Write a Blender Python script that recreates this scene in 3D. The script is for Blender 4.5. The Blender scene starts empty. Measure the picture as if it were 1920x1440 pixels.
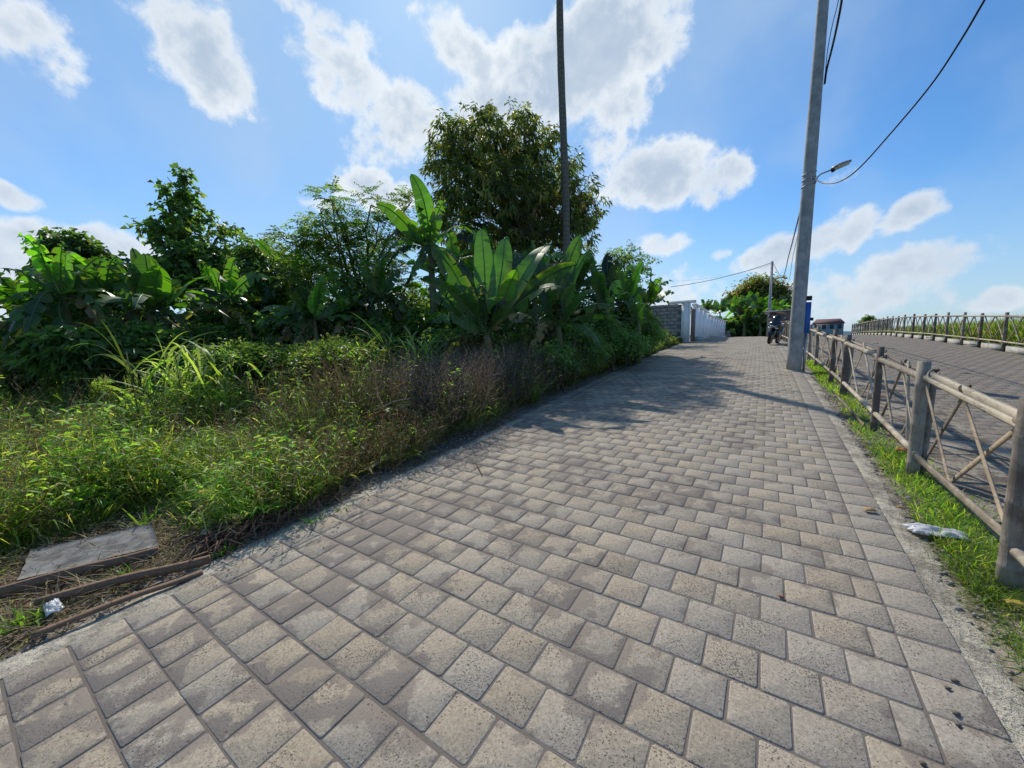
import bpy, math, random
import numpy as np
from mathutils import Vector, Matrix
random.seed(7); RNG=np.random.default_rng(7)
SC=bpy.context.scene; COL=SC.collection
rad=math.radians
# ------------------------------------------------------------ camera, sky, sun, exposure
HC=1.55; FPX=721.0
YAW,PITCH,ROLL=rad(33.4),rad(6.5),rad(1.0)
FW=np.array([-math.sin(YAW)*math.cos(PITCH),math.cos(YAW)*math.cos(PITCH),-math.sin(PITCH)])
_r=np.array([math.cos(YAW),math.sin(YAW),0]);_u=np.cross(_r,FW)
RT=_r*math.cos(ROLL)-_u*math.sin(ROLL); UP=np.cross(RT,FW)
cd=bpy.data.cameras.new("camera"); cam=bpy.data.objects.new("camera",cd); COL.objects.link(cam)
cd.sensor_width=36; cd.lens=36*FPX/1920; cd.clip_start=.05; cd.clip_end=6000
cam.matrix_world=Matrix(((RT[0],UP[0],-FW[0],0),(RT[1],UP[1],-FW[1],0),(RT[2],UP[2],-FW[2],HC),(0,0,0,1)))
SC.camera=cam
SC.view_settings.view_transform='Standard'; SC.view_settings.look='None'; SC.view_settings.gamma=1
SC.view_settings.exposure=0.27
SUN_AZ,SUN_EL=-45.0,43.0            # azimuth from +Y (road direction), negative to the left
sd=np.array([math.sin(rad(SUN_AZ))*math.cos(rad(SUN_EL)),math.cos(rad(SUN_AZ))*math.cos(rad(SUN_EL)),math.sin(rad(SUN_EL))])
sl=bpy.data.lights.new("sun","SUN"); sl.energy=3.3; sl.angle=rad(.6); sl.color=(1,.93,.82)
so=bpy.data.objects.new("sun",sl); COL.objects.link(so); so.rotation_euler=Vector(-sd).to_track_quat('-Z','Y').to_euler()
def ray(px,py):
    return RT*(px-960)/FPX-UP*(py-720)/FPX+FW
O=np.array([0,0,HC])
class NB:                                   # small node-building helper
    def __init__(s,nt): s.nt=nt; s.n=nt.nodes; s.l=nt.links
    def new(s,t,**k):
        n=s.n.new(t)
        for a,b in k.items(): setattr(n,a,b)
        return n
    def put(s,sock,v):
        if v is None: return
        if isinstance(v,bpy.types.NodeSocket): s.l.new(v,sock)
        else:
            if hasattr(sock.default_value,'__len__') and len(sock.default_value)==4 and len(v)==3: v=(*v,1)
            sock.default_value=v
    def m(s,op,a,b=None,c=None,clamp=False):
        n=s.new('ShaderNodeMath',operation=op); n.use_clamp=clamp
        for i,v in enumerate((a,b,c)): s.put(n.inputs[i],v)
        return n.outputs[0]
    def v(s,op,a,b=None,out=0):
        n=s.new('ShaderNodeVectorMath',operation=op); s.put(n.inputs[0],a)
        if op=='SCALE': s.put(n.inputs['Scale'],b)
        else: s.put(n.inputs[1],b)
        return n.outputs['Value'] if op in('DOT_PRODUCT','LENGTH') else n.outputs[0]
    def noise(s,vec,scale,detail=4,rough=.5,dist=0):
        n=s.new('ShaderNodeTexNoise'); s.put(n.inputs['Vector'],vec); n.inputs['Scale'].default_value=scale
        n.inputs['Detail'].default_value=detail; n.inputs['Roughness'].default_value=rough; n.inputs['Distortion'].default_value=dist
        return n.outputs['Fac'],n.outputs['Color']
    def mix(s,f,a,b,bt='MIX'):
        n=s.new('ShaderNodeMix',data_type='RGBA',blend_type=bt); s.put(n.inputs[0],f); s.put(n.inputs[6],a); s.put(n.inputs[7],b)
        return n.outputs[2]
    def ss(s,x,a,b,lo=0,hi=1):
        n=s.new('ShaderNodeMapRange',interpolation_type='SMOOTHSTEP'); s.put(n.inputs[0],x)
        for i,v in enumerate((a,b,lo,hi)): n.inputs[i+1].default_value=v
        return n.outputs[0]
W=bpy.data.worlds.new("World"); SC.world=W; W.use_nodes=True
nb=NB(W.node_tree); W.node_tree.nodes.clear()
sky=nb.new('ShaderNodeTexSky',sky_type='NISHITA'); sky.sun_disc=False; sky.sun_elevation=rad(SUN_EL); sky.sun_rotation=rad(SUN_AZ)
sky.altitude=50; sky.air_density=1.0; sky.dust_density=.55; sky.ozone_density=2.2
hs=nb.new('ShaderNodeHueSaturation'); hs.inputs['Saturation'].default_value=1.12; hs.inputs['Value'].default_value=.84
nb.put(hs.inputs['Color'],nb.mix(1.0,sky.outputs[0],(.66,.84,.99),'MULTIPLY'))
D=nb.v('NORMALIZE',nb.new('ShaderNodeTexCoord').outputs['Generated'])
# cloud banks: a direction, an angular half-width and half-height, a tilt, a strength
BANKS=[(60,60,150,85,25,.9),(375,95,150,105,28,1.15),(300,35,90,40,0,.8),(650,150,125,85,15,.95),(585,20,190,50,5,.8),(750,235,120,85,-25,1.0),(870,95,100,60,20,.9),
 (1080,110,230,125,-20,1.25),(960,190,170,85,-10,1.1),(1225,60,80,90,20,1.0),(1160,200,90,60,-10,.9),(1225,330,120,75,10,1.15),(1350,335,80,45,-30,1.0),(1140,270,90,45,20,.8),
 (10,350,85,28,5,1.0),(700,355,90,45,-5,1.0),(590,378,50,20,0,.7),(150,455,190,45,-6,1.05),(20,500,120,100,0,.9),(60,600,140,70,0,.8),(1238,458,50,26,0,.85),(1480,465,130,48,-18,1.05),(1600,430,70,40,-10,.9),(1705,400,75,30,-22,1.1),
 (1740,495,135,48,-4,1.05),(1650,560,190,60,0,.85),(1865,560,90,34,0,1.0),(1440,560,170,50,0,.8),(1250,560,130,50,0,.6),(1345,475,28,18,0,.7),(1560,345,45,30,0,.55),(1620,90,130,20,-60,.35),(480,360,60,18,0,.4)]
hz=nb.new('ShaderNodeSeparateXYZ'); nb.put(hz.inputs[0],D); dz=hz.outputs[2]
_,wc=nb.noise(D,5.5,3,.6); warp=nb.v('SCALE',nb.v('SUBTRACT',wc,(.5,.5,.5)),.065)
DW=nb.v('ADD',D,warp)
acc=None
for px,py,rx,ry,tl,st in BANKS:
    c=ray(px,py); e1=ray(px+1,py)-c; e2=ray(px,py+1)-c; L=np.linalg.norm(c); c=c/L; e1=e1/L; e2=e2/L
    e1-=c*(e1@c); e2-=c*(e2@c)
    a=rad(tl); A=(e1*math.cos(a)+e2*math.sin(a)); B=(-e1*math.sin(a)+e2*math.cos(a))
    A=A/(A@A)/rx; B=B/(B@B)/ry
    dA=nb.v('DOT_PRODUCT',DW,tuple(A)); dB=nb.v('DOT_PRODUCT',DW,tuple(B)); k=nb.v('DOT_PRODUCT',DW,tuple(c))
    q=nb.m('ADD',nb.m('MULTIPLY',dA,dA),nb.m('MULTIPLY',dB,dB))
    g=nb.m('MULTIPLY',nb.m('SUBTRACT',1.0,nb.m('MULTIPLY',q,.55),clamp=True),nb.m('MULTIPLY',nb.m('GREATER_THAN',k,.2),st))
    acc=g if acc is None else nb.m('SMOOTH_MAX',acc,g,.2)
n1,_=nb.noise(D,8.5,10,.60,.25); n2,_=nb.noise(D,26,6,.6); n3,_=nb.noise(D,3.0,4,.5)
fb=nb.m('ADD',nb.m('MULTIPLY',nb.m('SUBTRACT',n1,.5),1.55),nb.m('MULTIPLY',nb.m('SUBTRACT',n2,.5),.8))
dens=nb.m('ADD',nb.m('SUBTRACT',acc,.5),fb)
cov=nb.m('MULTIPLY',nb.ss(dens,-.05,.36),.93)
thin=nb.m('MULTIPLY',nb.ss(nb.m('ADD',n3,nb.m('MULTIPLY',n1,.3)),.54,.9),.34)      # thin veil
sunk=nb.v('DOT_PRODUCT',D,tuple(sd))
near=nb.ss(sunk,.45,1.0)
core=nb.m('ADD',nb.ss(dens,.16,.80),nb.m('MULTIPLY',nb.m('SUBTRACT',n1,.55),-1.6),clamp=True)
bright=nb.mix(near,(4.1,4.5,4.95),(5.1,5.35,5.5))
dark=nb.mix(near,(2.7,3.2,3.9),(2.3,2.9,3.75))
ccol=nb.mix(nb.m('MULTIPLY',core,.85),bright,dark)
glow=nb.m('POWER',nb.m('MAXIMUM',sunk,0.0),14.0)
skyc=nb.mix(nb.m('MULTIPLY',nb.ss(sunk,.62,1.0),.72,clamp=True),hs.outputs[0],(1.75,2.95,4.5))
hzf=nb.ss(dz,.30,.0)
skyc=nb.mix(nb.m('MULTIPLY',hzf,.68),skyc,(2.6,3.4,4.25))
fin=nb.mix(thin,skyc,(3.1,3.8,4.6)); fin=nb.mix(cov,fin,ccol)
bg=nb.new('ShaderNodeBackground'); nb.put(bg.inputs[0],fin); bg.inputs[1].default_value=.15
nb.l.new(bg.outputs[0],nb.new('ShaderNodeOutputWorld').inputs[0])

# ------------------------------------------------------------ materials
MATS={}
def mat(name,fn):
    m=bpy.data.materials.new(name); m.use_nodes=True; n=m.node_tree; n.nodes.clear(); b=NB(n)
    o=b.new('ShaderNodeOutputMaterial'); sh,disp=fn(b); b.l.new(sh,o.inputs[0])
    MATS[name]=m; return m
def prin(b,col,rough=.6,spec=.5,metal=0,normal=None,**k):
    p=b.new('ShaderNodeBsdfPrincipled'); b.put(p.inputs['Base Color'],col); b.put(p.inputs['Roughness'],rough)
    b.put(p.inputs['Specular IOR Level'],spec); b.put(p.inputs['Metallic'],metal); b.put(p.inputs['Normal'],normal)
    for a,v in k.items(): b.put(p.inputs[a.replace('_',' ')],v)
    return p.outputs[0]
def bump(b,h,st=.3,dist=.01,nrm=None):
    n=b.new('ShaderNodeBump'); n.inputs['Strength'].default_value=st; n.inputs['Distance'].default_value=dist
    b.put(n.inputs['Height'],h); b.put(n.inputs['Normal'],nrm); return n.outputs[0]
def ocoord(b): return b.new('ShaderNodeTexCoord').outputs['Object']
def gcoord(b): return b.new('ShaderNodeNewGeometry').outputs['Position']
def attr(b,n='Col'): return b.new('ShaderNodeAttribute',attribute_name=n).outputs['Color']
def leafy(b,trans=.42,boost=(1.7,2.1,.75),rough=.5,spec=.35,gain=1.0):
    c=attr(b); oi=b.new('ShaderNodeObjectInfo').outputs['Random']
    h=b.new('ShaderNodeHueSaturation'); b.put(h.inputs['Color'],c)
    f,_=b.noise(gcoord(b),3.0,3,.6)
    b.put(h.inputs['Value'],b.m('MULTIPLY',gain,b.m('ADD',.72,b.m('ADD',b.m('MULTIPLY',oi,.18),b.m('MULTIPLY',f,.42)))))
    p=prin(b,h.outputs[0],rough,spec)
    t=b.new('ShaderNodeBsdfTranslucent'); b.put(t.inputs[0],b.mix(1.0,h.outputs[0],boost,'MULTIPLY'))
    x=b.new('ShaderNodeMixShader'); x.inputs[0].default_value=trans
    b.l.new(p,x.inputs[1]); b.l.new(t.outputs[0],x.inputs[2]); return x.outputs[0],None
mat('grass_blades',lambda b:leafy(b,.5,(2.3,2.3,.8),.5,.4,gain=1.02))
mat('tree_leaves',lambda b:leafy(b,.52,(1.9,2.1,.8),.45,.5))
mat('banana_leaf',lambda b:leafy(b,.40,(1.9,2.7,.35),.38,.5))
mat('dry_stems',lambda b:leafy(b,.25,(1.3,1.2,1.0),.8,.2))
def _bark(b):
    v=b.new('ShaderNodeMapping'); b.put(v.inputs[0],gcoord(b)); v.inputs['Scale'].default_value=(9,9,2)
    f,_=b.noise(v.outputs[0],2.5,6,.65); c=b.mix(f,(.05,.038,.028),(.21,.175,.14))
    return prin(b,c,.85,.2,normal=bump(b,f,.6,.03)),None
mat('bark',_bark)
def _palm(b):
    g=gcoord(b); w=b.new('ShaderNodeTexWave',bands_direction='Z'); b.put(w.inputs['Vector'],g); w.inputs['Scale'].default_value=1.6; w.inputs['Distortion'].default_value=2.5; w.inputs['Detail'].default_value=3
    f,_=b.noise(g,7,5,.7); c=b.mix(f,(.10,.085,.065),(.27,.24,.20)); c=b.mix(b.m('MULTIPLY',w.outputs['Fac'],.35),c,(.07,.055,.045))
    return prin(b,c,.85,.2,normal=bump(b,w.outputs['Fac'],.5,.02)),None
mat('palm_bark',_palm)
def _bstem(b):
    v=b.new('ShaderNodeMapping'); b.put(v.inputs[0],gcoord(b)); v.inputs['Scale'].default_value=(10,10,1.2)
    f,_=b.noise(v.outputs[0],3,5,.6); c=b.mix(b.ss(f,.4,.62),(.10,.13,.04),(.17,.11,.06))
    return prin(b,c,.55,.4,normal=bump(b,f,.4,.02)),None
mat('banana_stem',_bstem)
def _conc(b,lo=(.27,.27,.265),hi=(.46,.455,.44),sc=5,st=.35):
    g=gcoord(b); f,_=b.noise(g,sc,8,.65); f2,_=b.noise(g,sc*16,4,.7); vs=b.new('ShaderNodeMapping'); b.put(vs.inputs[0],g); vs.inputs['Scale'].default_value=(8,8,.5); f3,_=b.noise(vs.outputs[0],2,4,.6)
    c=b.mix(b.ss(f,.3,.7),lo,hi); c=b.mix(b.m('MULTIPLY',b.ss(f3,.5,.75),.35),c,(.17,.165,.155)); c=b.mix(b.m('MULTIPLY',b.ss(f2,.62,.72),.5),c,(.12,.12,.12))
    return prin(b,c,.85,.3,normal=bump(b,f2,st,.006)),None
mat('pole_concrete',_conc)
mat('slab_concrete',lambda b:_conc(b,(.10,.10,.096),(.25,.245,.23),9,.6))
mat('wall_block',lambda b:_conc(b,(.27,.25,.235),(.42,.395,.37),3,.5))
mat('mortar',lambda b:_conc(b,(.13,.12,.115),(.22,.21,.20),6,.5))
mat('kerb_concrete',lambda b:_conc(b,(.30,.295,.27),(.52,.50,.46),4,.4))
mat('white_paint',lambda b:_conc(b,(.87,.88,.87),(.93,.93,.92),1.5,.05))
def _pave(b,dirt=1.0,edge=(.42,.41,.385),more=0.0):
    g=gcoord(b); uv=b.new('ShaderNodeUVMap',uv_map='blk').outputs[0]; s=b.new('ShaderNodeSeparateXYZ'); b.put(s.inputs[0],uv); u,v=s.outputs[0],s.outputs[1]
    e=b.m('MINIMUM',b.m('MINIMUM',u,b.m('SUBTRACT',1.0,u)),b.m('MINIMUM',v,b.m('SUBTRACT',1.0,v)))
    c=attr(b)
    f1,_=b.noise(g,70,3,.6); f2,_=b.noise(g,210,2,.6); f3,_=b.noise(g,11,5,.6); big,_=b.noise(g,1.3,4,.6)
    c=b.mix(1.0,c,b.mix(f3,(.84,.83,.81),(1.14,1.14,1.14)),'MULTIPLY')
    c=b.mix(1.0,c,b.mix(b.ss(f1,.3,.7),(.84,.83,.82),(1.16,1.16,1.15)),'MULTIPLY')
    c=b.mix(1.0,c,b.mix(f2,(.55,.54,.53),(1.42,1.42,1.42)),'MULTIPLY')
    pitn,_=b.noise(g,135,3,.6); dens,_=b.noise(g,5.5,2,.5)
    pit=b.ss(b.m('ADD',pitn,b.m('MULTIPLY',b.m('SUBTRACT',dens,.5),.30)),.625,.665)
    c=b.mix(b.m('MULTIPLY',pit,.78),c,(.07,.062,.055))
    ef=b.ss(b.m('ADD',e,b.m('MULTIPLY',f3,.03)),.065,.015)
    c=b.mix(b.m('MULTIPLY',ef,.22),c,edge)
    # wind-blown sand lying over the stones, deepest at the joints
    dn,_=b.noise(g,1.9,5,.60,.4); dn2,_=b.noise(g,9,4,.6)
    h=b.m('ADD',b.m('ADD',b.m('MULTIPLY',b.m('SUBTRACT',dn,.5),2.0),b.m('MULTIPLY',b.m('SUBTRACT',dn2,.5),.75)),b.m('MULTIPLY',b.m('SUBTRACT',.16,e),.5*dirt))
    sx=b.new('ShaderNodeSeparateXYZ'); b.put(sx.inputs[0],g)
    h=b.m('ADD',b.m('ADD',h,more),b.ss(sx.outputs[0],.45,-2.2,-.10,.08))
    dm=b.m('MULTIPLY',b.ss(h,.06,.17),.82)
    dcol=b.mix(f2,(.165,.135,.11),(.25,.21,.175))
    c=b.mix(dm,c,dcol)
    sp,_=b.noise(g,48,2,.5); c=b.mix(b.m('MULTIPLY',b.ss(sp,.70,.74),.8),c,(.05,.042,.036))
    hh=b.m('SUBTRACT',b.m('MULTIPLY',f1,.5),b.m('MULTIPLY',pit,1.2))
    return prin(b,c,.82,.32,normal=bump(b,hh,.9,.006)),None
mat('paver',_pave)
mat('paver_side',lambda b:_pave(b,3.2,(.20,.18,.16),.16))
def _sand(b,lo=(.135,.11,.09),hi=(.22,.185,.155)):
    g=gcoord(b); f,_=b.noise(g,120,3,.7); f2,_=b.noise(g,3,5,.6)
    return prin(b,b.mix(b.m('MULTIPLY_ADD',f,.6,b.m('MULTIPLY',f2,.4)),lo,hi),.95,.15,normal=bump(b,f,.6,.004)),None
mat('joint_sand',_sand)
def _soil(b,pale=(.40,.36,.29),dark=(.10,.085,.07)):
    g=gcoord(b); f,_=b.noise(g,2.6,6,.65); f2,_=b.noise(g,55,4,.7); f3,_=b.noise(g,14,4,.6); pk,_=b.noise(g,110,2,.5)
    c=b.mix(b.ss(b.m('ADD',f,b.m('MULTIPLY',b.m('SUBTRACT',f3,.5),.6)),.38,.62),dark,pale); c=b.mix(b.ss(f2,.55,.68),c,(.20,.18,.15)); c=b.mix(b.m('MULTIPLY',b.ss(pk,.62,.68),.7),c,(.06,.055,.05))
    return prin(b,c,.95,.15,normal=bump(b,b.m('ADD',f2,b.m('MULTIPLY',f3,1.5)),.8,.02)),None
mat('verge_soil',lambda b:_soil(b,(.36,.31,.24),(.15,.12,.095)))
mat('kerb_mortar',lambda b:_soil(b,(.56,.50,.39),(.30,.265,.21)))
def _field(b):
    g=gcoord(b); f,_=b.noise(g,.8,6,.65); f2,_=b.noise(g,18,5,.7)
    ln=b.v('LENGTH',g); far=b.ss(ln,25,70)
    c=b.mix(b.ss(f,.4,.6),(.055,.042,.03),(.045,.07,.022)); c=b.mix(far,c,b.mix(f,(.06,.10,.035),(.12,.16,.06)))
    return prin(b,c,.95,.1,normal=bump(b,f2,.8,.05)),None
mat('field_soil',_field)
def _bamboo(b,lo=(.24,.20,.15),hi=(.52,.45,.34),sc=(14,1.2,14)):
    g=gcoord(b); mp_=b.new('ShaderNodeMapping'); b.put(mp_.inputs[0],g); mp_.inputs['Scale'].default_value=sc; f,_=b.noise(g,5,6,.7); f2,_=b.noise(mp_.outputs[0],5,6,.75); oi=b.new('ShaderNodeObjectInfo').outputs['Random']
    c=b.mix(b.ss(b.m('ADD',f,b.m('MULTIPLY',b.m('SUBTRACT',oi,.5),.3)),.35,.65),lo,hi); c=b.mix(b.m('MULTIPLY',b.ss(f2,.52,.66),.65),c,(.10,.08,.065))
    return prin(b,c,.7,.3,normal=bump(b,f2,.6,.008)),None
mat('bamboo_rail',_bamboo)
mat('bamboo_post',lambda b:_bamboo(b,(.13,.105,.085),(.33,.29,.235),(16,16,1.0)))
mat('bamboo_split',lambda b:_bamboo(b,(.20,.165,.125),(.52,.40,.27)))
mat('dark_band',lambda b:(prin(b,(.02,.019,.018),.7,.3),None))
def _wood(b,lo=(.075,.052,.038),hi=(.32,.20,.125)):
    v=b.new('ShaderNodeMapping'); b.put(v.inputs[0],ocoord(b)); v.inputs['Scale'].default_value=(1.5,25,25)
    f,_=b.noise(v.outputs[0],3,5,.65); return prin(b,b.mix(f,lo,hi),.8,.25,normal=bump(b,f,.4,.004)),None
mat('old_wood',_wood); mat('pale_wood',lambda b:_wood(b,(.28,.24,.19),(.52,.45,.36)))
def flat(name,col,rough=.5,metal=0,spec=.5,**k): mat(name,lambda b:(prin(b,col,rough,spec,metal,**k),None))
flat('cable_rubber',(.012,.012,.016),.5); flat('cable_grey',(.35,.37,.38),.5)
flat('galvanised',(.42,.44,.46),.45,.7); flat('lamp_body',(.30,.33,.36),.5,.2); flat('lamp_lens',(.62,.62,.50),.25)
flat('blue_panel',(.02,.12,.42),.5); flat('rubber',(.02,.02,.022),.85)
flat('black_gloss',(.008,.009,.011),.18,0,.6,Coat_Weight=.5); flat('smoke_screen',(.015,.018,.022),.1,0,.7); flat('chrome',(.6,.6,.62),.22,1); flat('copper_rim',(.34,.19,.09),.3,.8)
flat('head_glass',(.75,.78,.8),.12,0,.7); flat('seat_vinyl',(.02,.02,.02),.55); flat('silver_paint',(.55,.57,.6),.3,.5)
flat('reflection_grey',(.35,.38,.40),.4)  # pale tone of the windscreen reflection, painted as plain colour
def _plastic(b):
    f,_=b.noise(gcoord(b),14,4,.6); p=prin(b,b.mix(f,(.6,.62,.64),(.85,.86,.87)),.3,.5); t=b.new('ShaderNodeBsdfTranslucent'); t.inputs[0].default_value=(.8,.82,.85,1); x=b.new('ShaderNodeMixShader'); x.inputs[0].default_value=.35; b.l.new(p,x.inputs[1]); b.l.new(t.outputs[0],x.inputs[2]); return x.outputs[0],None
mat('white_plastic',_plastic)
mat('stone',lambda b:_conc(b,(.16,.15,.14),(.38,.36,.33),12,.5))
mat('brown_wall',lambda b:_conc(b,(.14,.10,.09),(.25,.19,.165),1.5,.3))
mat('far_wall',lambda b:_conc(b,(.20,.24,.28),(.28,.32,.36),.4,.05))
flat('red_roof',(.15,.07,.068),.8); flat('tin_roof',(.36,.38,.40),.5,.3); flat('grey_roof',(.25,.28,.30),.7); flat('dark_glass',(.03,.035,.045),.2)
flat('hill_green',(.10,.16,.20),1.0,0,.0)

# ------------------------------------------------------------ mesh building
class MB:
    def __init__(s): s.v=[];s.q=[];s.t=[];s.c=[];s.n=0;s.uv=[]
    def add(s,v,q=None,t=None,c=(.5,.5,.5)):
        v=np.asarray(v,float).reshape(-1,3); c=np.asarray(c,float)
        if c.ndim==1: c=np.tile(c,(len(v),1))
        if q is not None and len(q): s.q.append(np.asarray(q,int).reshape(-1,4)+s.n)
        if t is not None and len(t): s.t.append(np.asarray(t,int).reshape(-1,3)+s.n)
        s.v.append(v); s.c.append(c); s.n+=len(v); return s
    def box(s,c,size,R=None,col=(.5,.5,.5)):
        h=np.array(size)/2; v=np.array([[x,y,z] for x in(-1,1) for y in(-1,1) for z in(-1,1)])*h
        if R is not None: v=v@np.asarray(R).T
        return s.add(v+np.array(c),[[0,1,3,2],[4,6,7,5],[0,4,5,1],[2,3,7,6],[0,2,6,4],[1,5,7,3]],c=col)
    def tube(s,pts,r,n=8,col=(.5,.5,.5),cap=True):
        P=np.asarray(pts,float); K=len(P); r=np.broadcast_to(np.asarray(r,float),(K,)); T=np.gradient(P,axis=0); T/=np.linalg.norm(T,axis=1)[:,None]+1e-9
        ref=np.array([0,0,1.]) if abs(T[0,2])<.9 else np.array([1.,0,0]); V=[]
        for i in range(K):
            a=np.cross(T[i],ref); a/=np.linalg.norm(a)+1e-9; b=np.cross(T[i],a); ref=-np.cross(T[i],a) if False else ref
            th=np.arange(n)*2*math.pi/n; V.append(P[i]+r[i]*(np.outer(np.cos(th),a)+np.outer(np.sin(th),b)))
        V=np.concatenate(V); Q=[[i*n+j,i*n+(j+1)%n,(i+1)*n+(j+1)%n,(i+1)*n+j] for i in range(K-1) for j in range(n)]; T3=[]
        if cap:
            V=np.vstack([V,P[0],P[-1]]); a,b=K*n,K*n+1
            T3=[[a,(j+1)%n,j] for j in range(n)]+[[b,(K-1)*n+j,(K-1)*n+(j+1)%n] for j in range(n)]
        return s.add(V,Q,T3,c=col)
    def build(s,name,m,parent=None,loc=None,smooth=False,uv=None):
        me=bpy.data.meshes.new(name); v=np.concatenate(s.v) if s.v else np.zeros((0,3))
        if loc is not None: v=v-np.asarray(loc)
        q=np.concatenate(s.q) if s.q else np.zeros((0,4),int); t=np.concatenate(s.t) if s.t else np.zeros((0,3),int)
        me.vertices.add(len(v)); me.vertices.foreach_set('co',v.astype(np.float32).ravel())
        nl=len(q)*4+len(t)*3; me.loops.add(nl); me.loops.foreach_set('vertex_index',np.concatenate([q.ravel(),t.ravel()]).astype(np.int32))
        me.polygons.add(len(q)+len(t)); ls=np.concatenate([np.arange(len(q))*4,len(q)*4+np.arange(len(t))*3]).astype(np.int32)
        me.polygons.foreach_set('loop_start',ls)
        c=me.color_attributes.new('Col','FLOAT_COLOR','POINT'); c.data.foreach_set('color',np.hstack([np.concatenate(s.c),np.ones((len(v),1))]).astype(np.float32).ravel())
        if uv is not None:
            l=me.uv_layers.new(name='blk'); idx=np.concatenate([q.ravel(),t.ravel()]); l.data.foreach_set('uv',uv[idx].astype(np.float32).ravel())
        me.update(calc_edges=True); me.validate()
        if smooth: me.polygons.foreach_set('use_smooth',np.ones(len(me.polygons),bool))
        me.materials.append(MATS[m] if isinstance(m,str) else m)
        o=bpy.data.objects.new(name,me); COL.objects.link(o)
        if parent is not None: o.parent=parent
        elif loc is not None: o.location=loc
        return o
def tag(o,label=None,cat=None,group=None,kind=None):
    if label:o['label']=label
    if cat:o['category']=cat
    if group:o['group']=group
    if kind:o['kind']=kind
    return o
def thing(name,loc,label,cat,group=None):
    o=bpy.data.objects.new(name,None); o.empty_display_size=.2; COL.objects.link(o); o.location=loc; return tag(o,label,cat,group)
def nrm(a): a=np.asarray(a,float); return a/(np.linalg.norm(a,axis=-1,keepdims=True)+1e-9)
def at_D(px,py,Dd): d=ray(px,py); return O+d*Dd/math.hypot(d[0],d[1])
def at_x(px,py,x): d=ray(px,py); return O+d*x/d[0]
def gz(y): return np.interp(y,[-60,0,10,18,24,31,40,60,90,400],[-3.4,0,.58,1.02,1.27,1.45,1.50,1.45,1.0,-4])
def sst(x,a,b): t=np.clip((np.asarray(x,float)-a)/(b-a),0,1); return t*t*(3-2*t)
def zt(x,y):
    x=np.asarray(x,float); y=np.asarray(y,float); z=gz(y); r=np.hypot(x,y)
    w=sst(-x,4,13)*(1-sst(y,16,30)); zf=-.12+.25*sst(y,2,14)
    z=z*(1-w)+zf*w
    z=np.where((x<-20),z*(1-sst(r,25,90))-8*sst(r,40,500),z)
    return z
LE=lambda y:np.interp(y,[-6,0,4,9,14,24,40,60],[-2.92,-2.95,-3.10,-3.33,-3.42,-3.6,-4.1,-5.0])   # outer left edge of the paving
bend=lambda y:-.0009*np.maximum(0,np.asarray(y,float)-6)**2*(np.asarray(y)<60)
def vnoise(x,y,s=1.,seed=0):
    r=np.random.default_rng(seed+11).random((64,64)); x=np.asarray(x)/s; y=np.asarray(y)/s; xi=np.floor(x).astype(int); yi=np.floor(y).astype(int); fx=x-xi; fy=y-yi; fx=fx*fx*(3-2*fx); fy=fy*fy*(3-2*fy)
    g=lambda a,b:r[a%64,b%64]; return (g(xi,yi)*(1-fx)+g(xi+1,yi)*fx)*(1-fy)+(g(xi,yi+1)*(1-fx)+g(xi+1,yi+1)*fx)*fy
def sheet(name,xs,ys,zfun,m,kind='structure',smooth=True,bottom=None):
    X,Y=np.meshgrid(xs,ys,indexing='ij'); Z=zfun(X,Y); b=MB(); n,k=X.shape; I=np.arange(n*k).reshape(n,k)
    b.add(np.stack([X,Y,Z],-1).reshape(-1,3),np.stack([I[:-1,:-1],I[1:,:-1],I[1:,1:],I[:-1,1:]],-1).reshape(-1,4)); o=b.build(name,m,smooth=smooth); return tag(o,kind=kind)
def strip(name,fl,fr,ys,m,zoff,n=8,amp=.0,kind='structure'):   # strip of ground between x=fl(y) and x=fr(y)
    u=np.linspace(0,1,n); b=MB(); ys=np.asarray(ys); U,Y=np.meshgrid(u,ys,indexing='ij'); X=fl(Y)*(1-U)+fr(Y)*U
    Z=gz(Y)+zoff(U,X,Y)+amp*(vnoise(X,Y,.12,3)-.5)*np.sin(np.pi*np.clip(U,0,1))
    I=np.arange(U.size).reshape(U.shape); b.add(np.stack([X,Y,Z],-1).reshape(-1,3),np.stack([I[:-1,:-1],I[1:,:-1],I[1:,1:],I[:-1,1:]],-1).reshape(-1,4))
    return tag(b.build(name,m,smooth=True),kind=kind)

# ------------------------------------------------------------ ground
gx=np.concatenate([-np.geomspace(3000,14,40),np.arange(-13.5,8,.5),np.geomspace(8.2,3000,40)]); gy=np.concatenate([-np.geomspace(600,8,14),np.arange(-7.5,40,.5),np.geomspace(41,3500,44)])
sheet('ground',gx,gy,lambda X,Y:zt(X,Y)-.05-.05*sst(-X,3.3,4.5)+.06*(vnoise(X,Y,1.2)-.5)*sst(-X,3.6,5),'field_soil')
hb=MB()
for k,(R_,h0,a0,a1) in enumerate([(2300,10,-100,-60),(2700,6,-62,30)]):
    a=np.radians(np.linspace(a0,a1,60)); top=h0+14*vnoise(np.degrees(a),a*0,7,5+k)+5*vnoise(np.degrees(a),a*0,2,9)
    for dr,hh in ((0,0),):
        F_=np.stack([np.sin(a)*R_,np.cos(a)*R_,a*0-25],-1); T_=np.stack([np.sin(a)*(R_+300),np.cos(a)*(R_+300),top],-1); B_=np.stack([np.sin(a)*(R_+700),np.cos(a)*(R_+700),a*0-25],-1)
        n=len(a); i=np.arange(n-1); hb.add(np.vstack([F_,T_,B_]),np.vstack([np.stack([i,i+1,i+1+n,i+n],-1),np.stack([i+n,i+1+n,i+1+2*n,i+2*n],-1)]))
tag(hb.build('hills','hill_green',smooth=True),kind='structure')

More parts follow.
